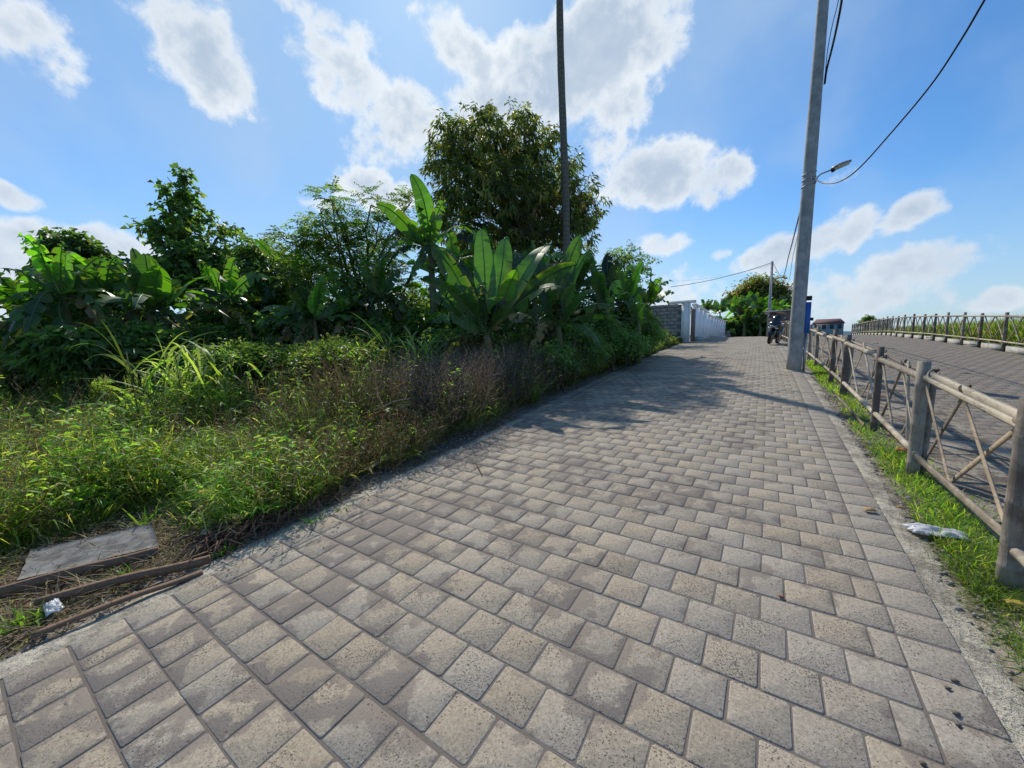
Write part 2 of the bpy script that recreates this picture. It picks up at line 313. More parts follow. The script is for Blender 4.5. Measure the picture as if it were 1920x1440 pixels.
def pavers(name,cells,m,th=.05,cmap=None,seed=1):
    """cells: (x0,x1,y0,y1) of each stone; every stone is a bevelled block with its own height, tilt and tone"""
    rg=np.random.default_rng(seed); C=np.asarray(cells,float); N=len(C); g=.0026+.0022*rg.random(N); rw=np.random.default_rng(3).random(4000)*.0032; g0=rw[(C[:,2]*4.7+200).astype(int)]; g1=rw[(C[:,3]*4.7+201).astype(int)]*.5
    x0,x1,y0,y1=C.T; x0=x0+g;x1=x1-g;y0=y0+g+g0;y1=y1-g-g1; cx=(x0+x1)/2;cy=(y0+y1)/2;hx=(x1-x0)/2;hy=(y1-y0)/2
    cc=.0045*(1+rg.random((N,4))*1.6); s=[(-1,-1),(1,-1),(1,1),(-1,1)]; ring=[]
    for k,(a,b) in enumerate(s):
        p=np.stack([a*hx,b*hy],-1); c=cc[:,k]
        e1=np.stack([-a*c,c*0],-1); e2=np.stack([c*0,-b*c],-1)
        ring+= [p+e2,p+e1] if a*b<0 else [p+e1,p+e2]
    # order counter-clockwise
    R0=np.stack([ring[i] for i in (1,0,3,2,5,4,7,6)],1) if False else np.stack(ring,1)
    ang=np.arctan2(R0[...,1]/hy[:,None],R0[...,0]/hx[:,None]); od=np.argsort(ang,1); R0=np.take_along_axis(R0,od[...,None],1)
    bev=.0035+.002*rg.random(N); Rin=R0*(1-bev/np.minimum(hx,hy))[:,None,None]
    rot=rg.normal(0,.006,N); tx=np.clip(rg.normal(0,.003,N),-.006,.006); ty=np.clip(rg.normal(0,.003,N),-.006,.006); dz=np.clip(rg.normal(0,.0009,N),-.0013,.002); jx=rg.normal(0,.0014,N); jy=rg.normal(0,.0014,N)
    def place(P,z):
        X=P[...,0]*np.cos(rot)[:,None]-P[...,1]*np.sin(rot)[:,None]+cx[:,None]+jx[:,None]; Y=P[...,0]*np.sin(rot)[:,None]+P[...,1]*np.cos(rot)[:,None]+cy[:,None]+jy[:,None]
        Z=gz(Y)+z+dz[:,None]+P[...,0]*tx[:,None]+P[...,1]*ty[:,None]; X=X+bend(Y)*(1 if name=='road' else 0); return np.stack([X,Y,Z],-1)
    V=np.concatenate([place(Rin,0.0),place(R0,-.003),place(R0,-th),place(Rin[:,:1]*0,0.0)],1)   # 25 verts
    uvx=np.concatenate([Rin,R0*1.0,R0,Rin[:,:1]*0],1); uv=np.stack([uvx[...,0]/(.21),uvx[...,1]/(.21)],-1); uv[...,0]+=.5*(hx/.105)[:,None]*1.0; 
    # distance-to-edge coordinates in units of the stone's long side
    U=np.clip((uvx[...,0]/hx[:,None]*.5+.5),0,1); Vv=np.clip((uvx[...,1]/hy[:,None]*.5+.5),0,1); uv=np.stack([U,Vv],-1)
    base=np.arange(N)[:,None,None]*25; k=np.arange(8); k2=(k+1)%8
    T=np.stack([np.full(8,24),k,k2],-1); Q=np.vstack([np.stack([8+k,8+k2,k2,k],-1),np.stack([16+k,16+k2,8+k2,8+k],-1)])
    tone=rg.random(N); warm=rg.random(N)
    col=np.stack([.325+.045*tone,.288+.040*tone,.237+.034*tone],-1)*(1+.05*(warm[:,None]-.5)*np.array([1.2,0,-2.0])); col=col*np.where(rg.random(N)<.06,.88,1)[:,None]
    if cmap is not None: col=cmap(col,cx,cy)
    b=MB(); b.add(V.reshape(-1,3),(Q[None]+base).reshape(-1,4),(T[None]+base).reshape(-1,3),np.repeat(col,25,0))
    return tag(b.build(name,m,uv=uv.reshape(-1,2)),kind='structure')
P=.2135; XR=.58
cells=[]
for j in range(-8,250):
    y0=j*P+.035; y1=y0+P; ym=(y0+y1)/2
    if y0>53: break
    xl=float(LE(ym)); cells.append((XR,XR+.215,y0,y1)); cells.append((xl,xl+.2,y0,y1))
    off=0 if j%2 else -.1075; xr=XR; first=True
    while xr>xl+.2+.01:
        w=.1075 if (first and j%2==0) else .215; first=False
        x0=max(xr-w,xl+.2); 
        if xr-x0>.03: cells.append((x0,xr,y0,y1))
        xr-=w
def rc(col,cx,cy):
    bd=(cx>XR); col=np.where(bd[:,None],col*.35+.65*np.array([.325,.298,.262]),col); w=(1-sst(cx,-2.2,.3))[:,None]
    return col*(1+w*np.array([.05,.04,.0]))*np.array([.99,.965,.93])*.98
pavers('road',cells,'paver',cmap=rc)
ysf=np.concatenate([np.arange(-3,10,.05),np.arange(10,54,.25)])
strip('sand_bed',lambda y:LE(y)+bend(y)+.01,lambda y:.785+bend(y),ysf,'joint_sand',lambda U,X,Y:-.0036+0*U,20,.0)
# mortar haunch along both edges of the paving
strip('left_kerb',lambda y:LE(y)+bend(y)-.19-.06*vnoise(y,y,.5,4),lambda y:LE(y)+bend(y)+.0,ysf,'kerb_mortar',lambda U,X,Y:-.028*(1-U)**1.6-.003-.008*(vnoise(X,Y,.3,8)),8,.012)
strip('right_kerb',lambda y:.788+bend(y),lambda y:.93+bend(y)+.05*vnoise(y,y,.6,6),ysf,'kerb_mortar',lambda U,X,Y:-.004-.03*U**2-.012*vnoise(X,Y,.25,2),8,.012)
strip('left_verge',lambda y:LE(y)-1.5+0*y,lambda y:LE(y)+bend(y)-.15,ysf,'verge_soil',lambda U,X,Y:-.035-.05*(1-U)+.05*(vnoise(X,Y,.5,2)-.5)*(1-U),16,.02)
strip('right_verge',lambda y:.86+bend(y),lambda y:2.1+0*y,ysf,'verge_soil',lambda U,X,Y:-.04+.02*vnoise(X,Y,.4,2)-.015*U,14,.02)
# the second paved road beyond the bamboo fence
c2=[]
for j in range(8,270):
    y0=j*P; y1=y0+P
    if y0>54: break
    xr=5.75+max(0,(y0-28))*.055; xr0=2.12; first=True; x=xr0
    while x<xr-.01:
        w=.1075 if (first and j%2) else .215; first=False; c2.append((x,min(x+w,xr),y0,y1)); x+=w
pavers('side_road',c2,'paver_side',seed=5,cmap=lambda c,x,y:c*np.array([.62,.60,.58]))
strip('side_road_bed',lambda y:1.35+0*y,lambda y:5.8+np.maximum(0,y-28)*.055,ysf,'joint_sand',lambda U,X,Y:-.012+0*U,20,.004)
strip('side_road_dirt',lambda y:1.25+.15*vnoise(y,y,.8,1),lambda y:2.15+.12*vnoise(y,y,1.5,7),ysf,'verge_soil',lambda U,X,Y:-.006+.006*vnoise(X,Y,.4,5),12,.01)

# ------------------------------------------------------------ foliage helpers (vectorised)
def ribbons(b,base,dirv,L,w,sag,cols,nseg=3,taper=1.0,wide=.35,roll=None):
    """N tapering ribbons leaving base along dirv, bending down by sag; cols (N,3)"""
    N=len(base); dirv=nrm(dirv); L=np.broadcast_to(L,(N,)); w=np.broadcast_to(w,(N,)); sag=np.broadcast_to(sag,(N,))
    up=np.array([0,0,1.]); side=np.cross(dirv,up+RNG.normal(0,.35,(N,3))); side=nrm(side)
    t=np.linspace(0,1,nseg+1); V=[]
    for i,u in enumerate(t):
        c=base+dirv*(L*u)[:,None]; c[:,2]-=(sag*L*u*u); c+=dirv*0
        hw=(w*.5*(1.0-.55*abs(u-wide)/wide if u<wide else (1-((u-wide)/(1-wide))**1.5)))[:,None]
        hw=np.maximum(hw,w[:,None]*.04)
        if i==nseg: V.append(c[:,None])
        else: V.append(np.stack([c-side*hw,c+side*hw],1))
    V=np.concatenate(V,1); m=V.shape[1]; o=np.arange(N)[:,None,None]*m
    Q=np.array([[2*i,2*i+1,2*i+3,2*i+2] for i in range(nseg-1)]).reshape(-1,4); T=np.array([[2*nseg-2,2*nseg-1,2*nseg]])
    b.add(V.reshape(-1,3),(Q[None]+o).reshape(-1,4) if len(Q) else None,(T[None]+o).reshape(-1,3),np.repeat(cols,m,0))
def kites(b,base,dirv,L,w,cols,fold=.25,droop=.15):
    """N folded leaves of four/five points"""
    N=len(base); dirv=nrm(dirv); L=np.broadcast_to(L,(N,))[:,None]; w=np.broadcast_to(w,(N,))[:,None]
    side=nrm(np.cross(dirv,np.array([0,0,1.])+RNG.normal(0,.5,(N,3)))); nn=np.cross(side,dirv)
    mid=base+dirv*L*.42; tip=base+dirv*L; tip[:,2]-=droop*L[:,0]
    V=np.stack([base,mid-side*w*.5+nn*w*fold,tip,mid+side*w*.5+nn*w*fold],1); o=np.arange(N)[:,None]*4
    b.add(V.reshape(-1,3),None,np.concatenate([np.array([[0,1,2]])+o,np.array([[0,2,3]])+o]),np.repeat(cols,4,0))
def pick(pal,n,jit=.18,w=None):
    pal=np.asarray(pal,float); i=RNG.choice(len(pal),n,p=w); return np.clip(pal[i]*(1+RNG.normal(0,jit,(n,1)))*(1+RNG.normal(0,.06,(n,3))),.005,.8)
def rdir(n,upmin=-1,upmax=1):
    a=RNG.random(n)*2*math.pi; z=RNG.uniform(upmin,upmax,n); r=np.sqrt(1-z*z); return np.stack([r*np.cos(a),r*np.sin(a),z],-1)

# ------------------------------------------------------------ trees
def branchy(b,base,targets,r0,lean=.25,sub=3,twl=.4,twr=.2):
    base=np.asarray(base,float)
    for tg,s in targets:
        tg=np.asarray(tg,float); m=(base*.45+tg*.55); m[2]=base[2]*.35+tg[2]*.65; t=np.linspace(0,1,7)[:,None]
        p=(1-t)**2*base+2*t*(1-t)*m+t*t*tg+RNG.normal(0,.05,(7,3))*np.sin(np.pi*t); b.tube(p,np.linspace(r0*s,.018,7),6)
        for k in range(sub):
            q=p[3+k%4]; e=q+rdir(1,-.1,.8)[0]*twl*RNG.uniform(.5,1.2); b.tube([q,(q+e)/2+RNG.normal(0,.05,3),e],[.022,.015,.008],4)
def crown_leaves(b,clumps,ll,lw,nros,nleaf,pal,w=None,spread=.10,droop=.4,upb=0.0,shell=.55,compound=0,jit=.22):
    """clumps: (centre, (rx,ry,rz), share). rosettes of leaves through each clump's volume"""
    tot=sum(c[2] for c in clumps)
    for c,r,s in clumps:
        n=max(4,int(nros*s/tot)); d=rdir(n); rr=(RNG.random(n)**(1-shell))*RNG.uniform(.75,1.12,n); P_=np.asarray(c)+d*rr[:,None]*np.asarray(r)
        tone=(.75+.5*RNG.random(n))
        k=nleaf; B=np.repeat(P_,k,0); dd=rdir(n*k,-.5,.7)*.8+np.repeat(nrm(d),k,0)*.55; dd[:,2]-=droop-upb
        cols=pick(pal,n,jit,w)[np.repeat(np.arange(n),k)]*RNG.uniform(.85,1.15,(n*k,1))
        if compound:                                             # feather leaves: leaflets along a stalk
            st=nrm(dd); Ls=ll*compound*RNG.uniform(.7,1.2,n*k)
            for f in np.linspace(.25,1,6):
                Q_=B+st*(Ls*f)[:,None]; Q_[:,2]-=.25*Ls*f*f; sd_=nrm(np.cross(st,(0,0,1)))
                for sg in(-1,1): kites(b,Q_,sd_*sg+st*.45+RNG.normal(0,.15,Q_.shape),ll*RNG.uniform(.8,1.15,len(Q_)),lw,cols,.1,.25)
        else:
            kites(b,B+dd*.02+RNG.normal(0,spread,(n*k,3))*.5,dd,ll*RNG.uniform(.65,1.2,n*k),lw*RNG.uniform(.8,1.2,n*k),cols,.2,.25)
def tree(name,label,cat,base,hub,clumps,ll,lw,nros,nleaf,pal,r0=.12,m='tree_leaves',group=None,trunk_to=None,sub=3,stems=1,**k):
    base=np.asarray(base,float); base[2]=zt(base[0],base[1])-.05; T=thing(name,base,label,cat,group)
    hub=np.asarray(hub,float); b=MB(); t=np.linspace(0,1,7)[:,None]; p=base*(1-t)+hub*t+RNG.normal(0,.04,(7,3))*np.sin(np.pi*t); b.tube(p,np.linspace(r0*1.25,r0*.8,7),9)
    branchy(b,hub,[(c[0],.7) for c in clumps],r0,sub=sub)
    for s in range(stems-1):
        c=clumps[s%len(clumps)][0]; b.tube(np.array([base+RNG.normal(0,.1,3)*[1,1,0],(base+np.asarray(c))/2+RNG.normal(0,.2,3),c]),[r0*.6,r0*.4,.02],6)
    b.build('trunk','bark',T,loc=base,smooth=True)
    b=MB(); crown_leaves(b,clumps,ll,lw,nros,nleaf,pal,**k); b.build('crown',m,T,loc=base); return T
def cl(px,py,Dd,rx,ry,dep=None,s=1.0):      # a crown clump seen around (px,py) at distance Dd, radii in photo pixels
    c=at_D(px,py,Dd); zc=np.dot(c-O,FW); k=zc/FPX; a=math.atan2(c[0],c[1]); d=dep if dep else rx
    # radii along world axes: use a round plan
    return (c,( (rx*abs(math.cos(a))+d*abs(math.sin(a)))*k,(rx*abs(math.sin(a))+d*abs(math.cos(a)))*k,ry*k),s*rx*ry)
G_MANGO=[(.095,.125,.045),(.13,.155,.05),(.19,.185,.065),(.24,.20,.09),(.075,.105,.04)]
m_c=at_D(965,400,18.8); mb=(m_c[0]+.3,m_c[1]-.3,0)
mcl=[cl(931,256,18.2,66,47),cl(865,279,18.5,48,51),cl(998,284,19.0,52,51),cl(855,360,18.0,48,64),cl(941,351,17.5,74,64),cl(1026,360,19.4,66,60),cl(1083,379,20.0,42,51),cl(874,436,17.8,52,43),cl(950,436,19.0,70,51),cl(1074,427,19.0,44,34),
     cl(984,222,18.6,24,24),cl(908,218,18.0,26,21),cl(836,241,18.6,24,29),cl(1062,313,20.2,28,32),cl(1104,408,20.0,21,30),cl(829,313,18.2,22,29),cl(1036,408,20.6,52,43),cl(827,398,18.0,19,43),cl(903,313,20.2,70,60),cl(979,341,20.4,79,68),cl(1031,256,20.0,22,18),cl(874,484,18.5,52,38),cl(950,493,18.8,61,38),cl(1026,484,19.5,52,38),cl(1083,469,20,35,34),cl(998,446,19.2,61,34)]
tree('mango_tree','big round mango tree rising above the banana plants behind the road edge','tree',mb,at_D(985,455,18.8),mcl,.28,.07,2600,13,G_MANGO,.26,sub=6,droop=.75,spread=.16,shell=.45,w=[.32,.30,.18,.08,.12])
# coconut palm trunk running out of the top of the picture
pb=np.array([-7.57,15.7,float(zt(-7.57,15.7))]); T=thing('coconut_palm',pb,'tall bare coconut palm trunk rising through the mango tree out of the picture','tree')
b=MB(); zz=np.linspace(0,22,45); b.tube(np.stack([pb[0]+.05+.10*np.sin(zz*.33)-.004*zz,pb[1]+.06*np.sin(zz*.27),pb[2]+zz],-1),.165+.05*np.exp(-zz*1.2)+.006*np.sin(zz*9)-.0015*zz,12); b.build('trunk','palm_bark',T,loc=pb,smooth=True)
for k in range(16):
    a=k*2.4; b=MB(); t=np.linspace(0,1,12); el=.9-.07*k; hd=np.array([math.cos(a),math.sin(a)]); pt=np.stack([pb[0]+hd[0]*3.4*t*math.cos(el),pb[1]+hd[1]*3.4*t*math.cos(el),pb[2]+22+3.4*t*math.sin(el)-2.2*t*t],-1); b.tube(pt,np.linspace(.03,.006,12),4,col=(.10,.12,.04))
    for f in np.linspace(.12,1,34):
        c=np.array([np.interp(f,t,pt[:,i]) for i in range(3)]); 
        for sg in(-1,1): ribbons(b,c[None],np.array([[-hd[1]*sg+hd[0]*.5,hd[0]*sg+hd[1]*.5,-.25]]),.75*math.sin(.4+2.5*f)**.5+.05,.04,.5,pick(G_MANGO,1),3)
    b.build('frond','tree_leaves',T,loc=pb)
G_MID=[(.11,.19,.06),(.14,.23,.065),(.19,.27,.085),(.09,.15,.055)]
G_DARK=[(.10,.165,.06),(.13,.21,.07),(.17,.25,.085)]
G_LITE=[(.09,.15,.035),(.12,.18,.04),(.07,.12,.03),(.15,.19,.05)]
tree('leafy_tree','tall cone-shaped tree with heart-shaped leaves standing left in the thicket','tree',at_D(360,600,15.5),at_D(357,520,15.5),
  [cl(345,330,15.5,11,16),cl(340,362,15.5,24,18),cl(308,352,15.5,8,8),cl(350,400,15.5,36,22),cl(340,440,15.5,52,22),cl(285,425,15.3,26,10),cl(425,430,15.6,24,12),cl(350,470,15.5,34,20),cl(370,490,15,60,40),cl(430,475,15.6,26,20),cl(330,520,15.2,70,40)],.17,.14,800,6,G_MID,.11,droop=.35,sub=4,shell=.5)
tree('leafy_tree','dark bushy tree at the far left behind drooping banana leaves','tree',at_D(140,640,14.5),at_D(145,560,14.5),
  [cl(130,455,14.5,34,22),cl(105,475,14.5,28,26),cl(165,480,14.5,40,30),cl(205,500,14.5,34,24),cl(140,520,14.2,60,36),cl(215,545,14.2,50,40),cl(110,560,14,45,40),cl(160,600,14,80,40)],.16,.13,1250,6,G_DARK+[(.06,.1,.03)],.10,droop=.35,sub=4,shell=.5)
tree('dense_tree','dense dark round-topped tree between the cone-shaped tree and the feathery tree','tree',at_D(490,640,14.5),at_D(490,580,14.5),
  [cl(490,470,14.5,40,32),cl(460,500,14.5,40,36),cl(525,500,14.5,36,32),cl(480,540,14.2,65,45),cl(530,560,14.2,45,45),cl(440,570,14.2,50,45),cl(490,610,14,80,45)],.16,.07,1500,8,G_DARK,.12,droop=.5,shell=.4)
tree('feathery_tree','light green feathery-leaved tree with thin slanting branches left of the mango tree','tree',at_D(690,640,12.2),at_D(680,560,12.2),
  [cl(622,375,12,24,26),cl(605,420,12,36,22),cl(640,430,12.2,40,30),cl(590,450,12,45,24),cl(545,455,12,30,18),cl(695,385,12.4,26,24),cl(710,420,12.4,34,30),cl(665,470,12.2,60,36),cl(730,470,12.6,40,36),cl(600,500,12,50,30),cl(770,380,12.8,22,20),cl(760,430,12.8,26,30),cl(650,530,12,70,40),cl(740,540,12.4,50,46)],.10,.040,520,4,G_LITE+G_MID[1:3],.07,sub=5,droop=.15,compound=4.2,shell=.45,stems=3)
tree('small_tree','small pale tree showing behind the banana leaves right of the mango tree','tree',at_D(1175,600,24),at_D(1175,540,24),
  [cl(1172,475,24,30,18),cl(1150,490,24,26,20),cl(1195,495,24,28,22),cl(1170,520,24,45,26)],.14,.08,420,8,G_MID,.10)
# dark undergrowth closing the thicket (each bush its own thing)
def bush(name,label,cat,px,py,Dd,rx,ry,ll,lw,n,nl,pal,**k):
    c=at_D(px,py,Dd); cl_=[cl(px+RNG.normal(0,rx*.35),py+RNG.normal(0,ry*.25),Dd+RNG.normal(0,.3),rx*.62,ry*.7) for _ in range(4)]+[cl(px,py+ry*.3,Dd,rx,ry*.7)]
    return tree(name,label,cat,(c[0],c[1],0),c*[1,1,0]+[0,0,(c[2]+zt(c[0],c[1]))*.5],cl_,ll,lw,n,nl,pal,.035,sub=2,stems=4,**k)
for px,py,Dd,rx,ry,lb in [(60,640,14.5,55,40,'dark shrub under the drooping leaves at the far left'),(250,620,13.6,75,50,'dark shrub below the broad banana leaves on the left'),(380,620,13.6,75,55,'dark shrub behind the tall cane grass clump'),
   (620,600,13.2,70,65,'dark shrub filling the gap below the feathery tree'),(740,590,12.8,70,75,'dark shrub behind the arching cane grass left of the big banana'),(850,580,13.0,70,85,'dark shrub in shade under the left side of the mango tree'),
   (960,600,12.8,75,75,'dark shrub in shade under the middle of the mango tree'),(1070,580,13.6,70,75,'dark shrub in shade below the palm trunk')]:
    bush('shrub',lb,'shrub',px,py,Dd,rx,ry,.15,.075,620,8,G_DARK)
for px,py,Dd,rx,ry,lb,big in [(125,655,11.0,50,38,'broad-leaved dark bush hiding the leftmost banana stem',1),(205,650,11.2,55,45,'dark bush between the two left banana plants',0),(285,645,10.8,50,40,'dark bush hiding the stem of the broad-leaved left banana plant',1),
   (370,640,11.6,55,45,'shaded bush behind the bright cane blades',0),(455,625,12,60,50,'shaded bush below the dense dark tree on its left side',0),(545,620,11.5,50,45,'shaded bush behind the small pale banana plant',1),(655,600,11.2,50,55,'mid green bush under the feathery tree',0),
   (700,640,10.4,50,40,'shaded bush at the foot of the feathery tree',0),(790,620,10.6,50,55,'dark bush around the stem of the tall banana plant',1),(850,650,9.6,45,36,'dark bush left of the stem of the largest banana plant',0),(905,665,9.2,40,26,'dark low bush right below the largest banana plant',1),
   (985,650,9.8,50,36,'dark bush between the two front banana plants',0),(1045,640,10.4,45,36,'dark bush at the foot of the right front banana plant',1),(1110,610,12.2,45,40,'dark bush below the ragged upright banana leaf',0),(1150,600,13.6,40,34,'dark bush below the thin bright banana leaf tip',1),(1195,600,15,36,26,'dark bush hiding the left end of the grey block wall',0)]:
    bush('shrub',lb,'shrub',px,py,Dd,rx,ry,.2 if big else .13,.11 if big else .06,420,7,G_DARK+G_MID[:1])
for px,py,Dd,rx,ry,lb,pal in [(1150,640,11.5,50,26,'low green bush at the road edge below the right banana plants',G_MID),(1210,625,15.5,34,22,'low weedy bush by the foot of the grey block wall',G_MID),(1085,650,10.2,50,26,'low dark bush in front of the banana plants near the road',G_DARK+G_MID),(1190,638,12.6,34,24,'leafy bush hiding the stem of the small roadside banana plant',G_MID),(1045,668,8.6,40,24,'low weedy bush at the paving edge below the right front banana plant',G_DARK+G_MID),
   (20,700,12.5,50,40,'yellowish sparse bush at the left edge of the picture',[(.12,.14,.04),(.16,.15,.04),(.08,.1,.03)]),(110,690,13.5,50,22,'thin low bush on bare stems at the left of the field',G_MID)]:
    bush('bush',lb,'bush',px,py,Dd,rx,ry,.09,.045,520,8,pal)
bush('cassava_bush','low bright green bush of finger-shaped leaves in front of the feathery tree','bush',610,665,7.5,75,34,.12,.04,900,8,G_LITE,upb=.5)
bush('cassava_bush','lower green finger-leaved bush beside the cane grass on the left','bush',480,665,8.0,70,30,.12,.04,800,8,G_LITE+G_MID,upb=.5)
# far trees across the end of the road
tree('round_tree','round-crowned tree with reddish tints at the far end of the road','tree',at_D(1428,600,62),at_D(1428,575,62),
  [cl(1425,535,62,38,18),cl(1400,550,62,32,16),cl(1455,550,62,28,18),cl(1375,562,62,12,10),cl(1430,565,62,50,20),cl(1470,570,62,14,16)],.42,.24,1300,7,[(.12,.16,.055),(.17,.20,.07),(.24,.19,.09),(.20,.13,.08),(.10,.14,.05),(.14,.19,.06)],.3,shell=.4,spread=.5)
tree('small_tree','tiny tree on the skyline above the far bamboo fence','tree',at_D(1630,615,70),at_D(1630,605,70),[cl(1630,597,70,9,6),cl(1626,603,70,12,6)],.4,.2,90,6,G_MID,.1)

# ------------------------------------------------------------ bananas
def banana_leaf(b,P0,P1,width,arch=.15,fold=.35,roll=0.,tear=.35,cols=((.055,.115,.022),(.075,.15,.028)),gap=.02,edge=None):
    P0=np.asarray(P0,float);P1=np.asarray(P1,float); Lg=np.linalg.norm(P1-P0); C_=(P0+P1)/2+np.array([0,0,arch*Lg*2]); n=34
    u=np.linspace(0,1,n+1)[:,None]; M=(1-u)**2*P0+2*u*(1-u)*C_+u*u*P1; M=M+np.array([0,0,1.])*(-.10*Lg*np.clip((u-.55)/.45,0,1)**2*(1.0 if Lg>.8 else .3))+nrm(np.cross(P1-P0,(0,0,1.)))*(.05*Lg*RNG.normal())*np.sin(np.pi*u); T=nrm(np.gradient(M,axis=0)); U=u[:,0]
    av=nrm(P1-P0); vert=abs(av[2]); hd=-nrm(np.array([P0[0],P0[1],0.])); face=nrm(np.array([0,0,1.])*(1.05-vert)+hd*(.15+vert)*(1 if arch<.1 else .55)+RNG.normal(0,.25,3))
    S=np.cross(T,face[None])
    S=nrm(S); 
    for i in range(1,n+1):
        if S[i]@S[i-1]<0:S[i]*=-1
    N_=nrm(np.cross(S,T)); N_=N_*np.where(N_[:,2:]<-.01,1,1); cr,sr=math.cos(roll),math.sin(roll); S,N_=S*cr+N_*sr,N_*cr-S*sr
    x=np.clip((U-.13)/.87,0,1); wd=width*.5*np.clip(np.sin(np.pi*np.clip(x*.965+.035*(x>0),0,1))**.42,0,1)*(1-.28*x); wd[x<=0]=0
    col=np.asarray(cols[0])*(1-RNG.random())+np.asarray(cols[1])*RNG.random(); col=np.clip(col,.01,.6)
    # midrib
    b.tube(M,np.linspace(.022,.005,n+1)*min(1,Lg/1.5)+.002,5,col=(col*.5+np.array([.10,.13,.05])))
    for sg in(-1,1):
        i=int(.13*n); tear=tear*1.3+.08
        while i<n:
            ln=int(RNG.integers(2,9)) if RNG.random()<tear else int(RNG.integers(8,20)) if tear>0 else n; j=min(n,i+ln)
            f=fold+RNG.normal(0,.22)*(tear>0)*(.3+tear); dr=RNG.uniform(0,.25)*tear; idx=np.arange(i,j+1); m=len(idx); w_=wd[idx]*RNG.uniform(.9,1.04)
            sh=np.linspace(.0,1,m); t_=T[idx]; g_=(gap*tear*2)*((sh-.5)*2)[:,None]*t_*-1
            V=[M[idx]+N_[idx]*.003]
            for q in(.5,1.0):
                V.append(M[idx]+(S[idx]*sg*math.cos(f)+N_[idx]*math.sin(f))*(w_*q)[:,None]-np.array([0,0,1.])*(dr+.12)*(w_*q*q)[:,None]+g_*q)
            V=np.concatenate(V); k=np.arange(m-1); Q=np.concatenate([np.stack([k,k+1,k+1+m,k+m],-1),np.stack([k+m,k+1+m,k+1+2*m,k+2*m],-1)])
            vs=np.tile((1+RNG.normal(0,.10,m))[:,None],(3,1)); c=np.tile(col*RNG.uniform(.88,1.12),(len(V),1))*vs
            if RNG.random()<.4: c[2*m:]=c[2*m:]*.4+np.array([.26,.19,.08])*.6*RNG.uniform(.6,1.1,(m,1))
            if edge is not None: c[2*m:]=np.asarray(edge)*RNG.uniform(.7,1.2)
            b.add(V,Q,c=c); i=j
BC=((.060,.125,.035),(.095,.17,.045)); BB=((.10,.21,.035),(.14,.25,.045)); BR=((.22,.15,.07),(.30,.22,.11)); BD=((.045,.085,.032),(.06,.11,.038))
def banana(label,crown,leaves,r=.10,stems=True,group=None,base=None):
    """leaves: (tip, width, arch, fold, roll, tear, colours) with tips in metres"""
    crown=np.asarray(crown,float); bs=np.array([crown[0],crown[1],0]) if base is None else np.array([base[0],base[1],0.]); bs[2]=zt(bs[0],bs[1])-.05
    T=thing('banana_plant',bs,label,'banana plant',group)
    b=MB(); t=np.linspace(0,1,8)[:,None]; b.tube(bs*(1-t)+crown*t+np.array([.04,.02,0])*np.sin(3*t),np.linspace(r*1.35,r*.55,8),10); b.build('stem','banana_stem',T,loc=bs,smooth=True)
    H_=crown[2]-bs[2]; nx=0 if np.hypot(*crown[:2])>30 else 11
    if nx: leaves=leaves+[l_ for l_ in rleaves(crown,7,1.55,int(abs(crown[0]*77)),.9) if l_[0][2]<crown[2]+1.3 and l_[0][0]<-3.7]
    for k in range(nx):            # older leaves hanging low round the stem
        a=RNG.random()*6.28; a=a if crown[0]<-5.4 else math.pi*(.55+.9*RNG.random()); L=RNG.uniform(.8,1.45); up_=RNG.uniform(-.55,.3) if k>3 else RNG.uniform(-1.1,-.6); leaves=leaves+[(crown-[0,0,.25*H_*(k>3)*RNG.random()]+L*np.array([math.cos(a)*.9,math.sin(a)*.9,up_]),RNG.uniform(.24,.36),RNG.uniform(.12,.3),-.5,0,.9,BR if k in (0,1,2) else BD)]
    for tip,wd,ar,fo,ro,te,co in leaves:
        b=MB(); banana_leaf(b,crown+RNG.normal(0,.02,3),tip,wd*1.02,ar,fo*.7,ro*.6,te,co); o=b.build('leaf','banana_leaf',T,loc=bs)
        if co is BR: o['label']='withered brown banana leaf'
    return T
def L_(px,py,Dd,wd=.5,ar=.1,fo=.35,ro=0.,te=.3,co=BC): return (at_D(px,py,Dd),wd,ar,fo,ro,te,co)
def rleaves(crown,n,L0,seed,te=.5,low=True):
    rg=np.random.default_rng(seed); out=[]
    for k in range(n):
        a=k*2.399+rg.random()*.5; el=rg.uniform(.15,1.25) if k>2 else 1.25; L=L0*rg.uniform(.75,1.15); tip=np.asarray(crown)+L*np.array([math.cos(a)*math.cos(el),math.sin(a)*math.cos(el),math.sin(el)*.9-.15])
        out.append((tip,rg.uniform(.38,.56)*L0/2,rg.uniform(.06,.22),rg.uniform(.1,.5),rg.normal(0,.4),te*rg.uniform(.3,1.4),BC if rg.random()<.65 else BB if rg.random()<.6 else BD))
    return out
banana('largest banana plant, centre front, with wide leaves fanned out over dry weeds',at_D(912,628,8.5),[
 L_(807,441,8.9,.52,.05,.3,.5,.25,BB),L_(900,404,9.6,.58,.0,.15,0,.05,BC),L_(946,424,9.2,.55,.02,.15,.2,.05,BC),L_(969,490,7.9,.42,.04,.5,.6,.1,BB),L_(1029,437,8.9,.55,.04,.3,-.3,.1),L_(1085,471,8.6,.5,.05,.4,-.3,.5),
 L_(809,591,7.8,.34,.10,-.1,0,.4),L_(819,516,8.3,.42,.08,.2,.2,.4),L_(804,542,9,.44,.08,.2,.1,.4),L_(999,586,7.8,.32,.14,-.3,0,.9,BR),L_(785,505,9.2,.34,.10,-.1,0,.5),L_(985,455,9.8,.55,.0,.1,0,.1,BD),L_(860,470,9.5,.5,.02,.2,.2,.2,BD),L_(1055,520,8.0,.4,.10,.0,0,.6)],.13)
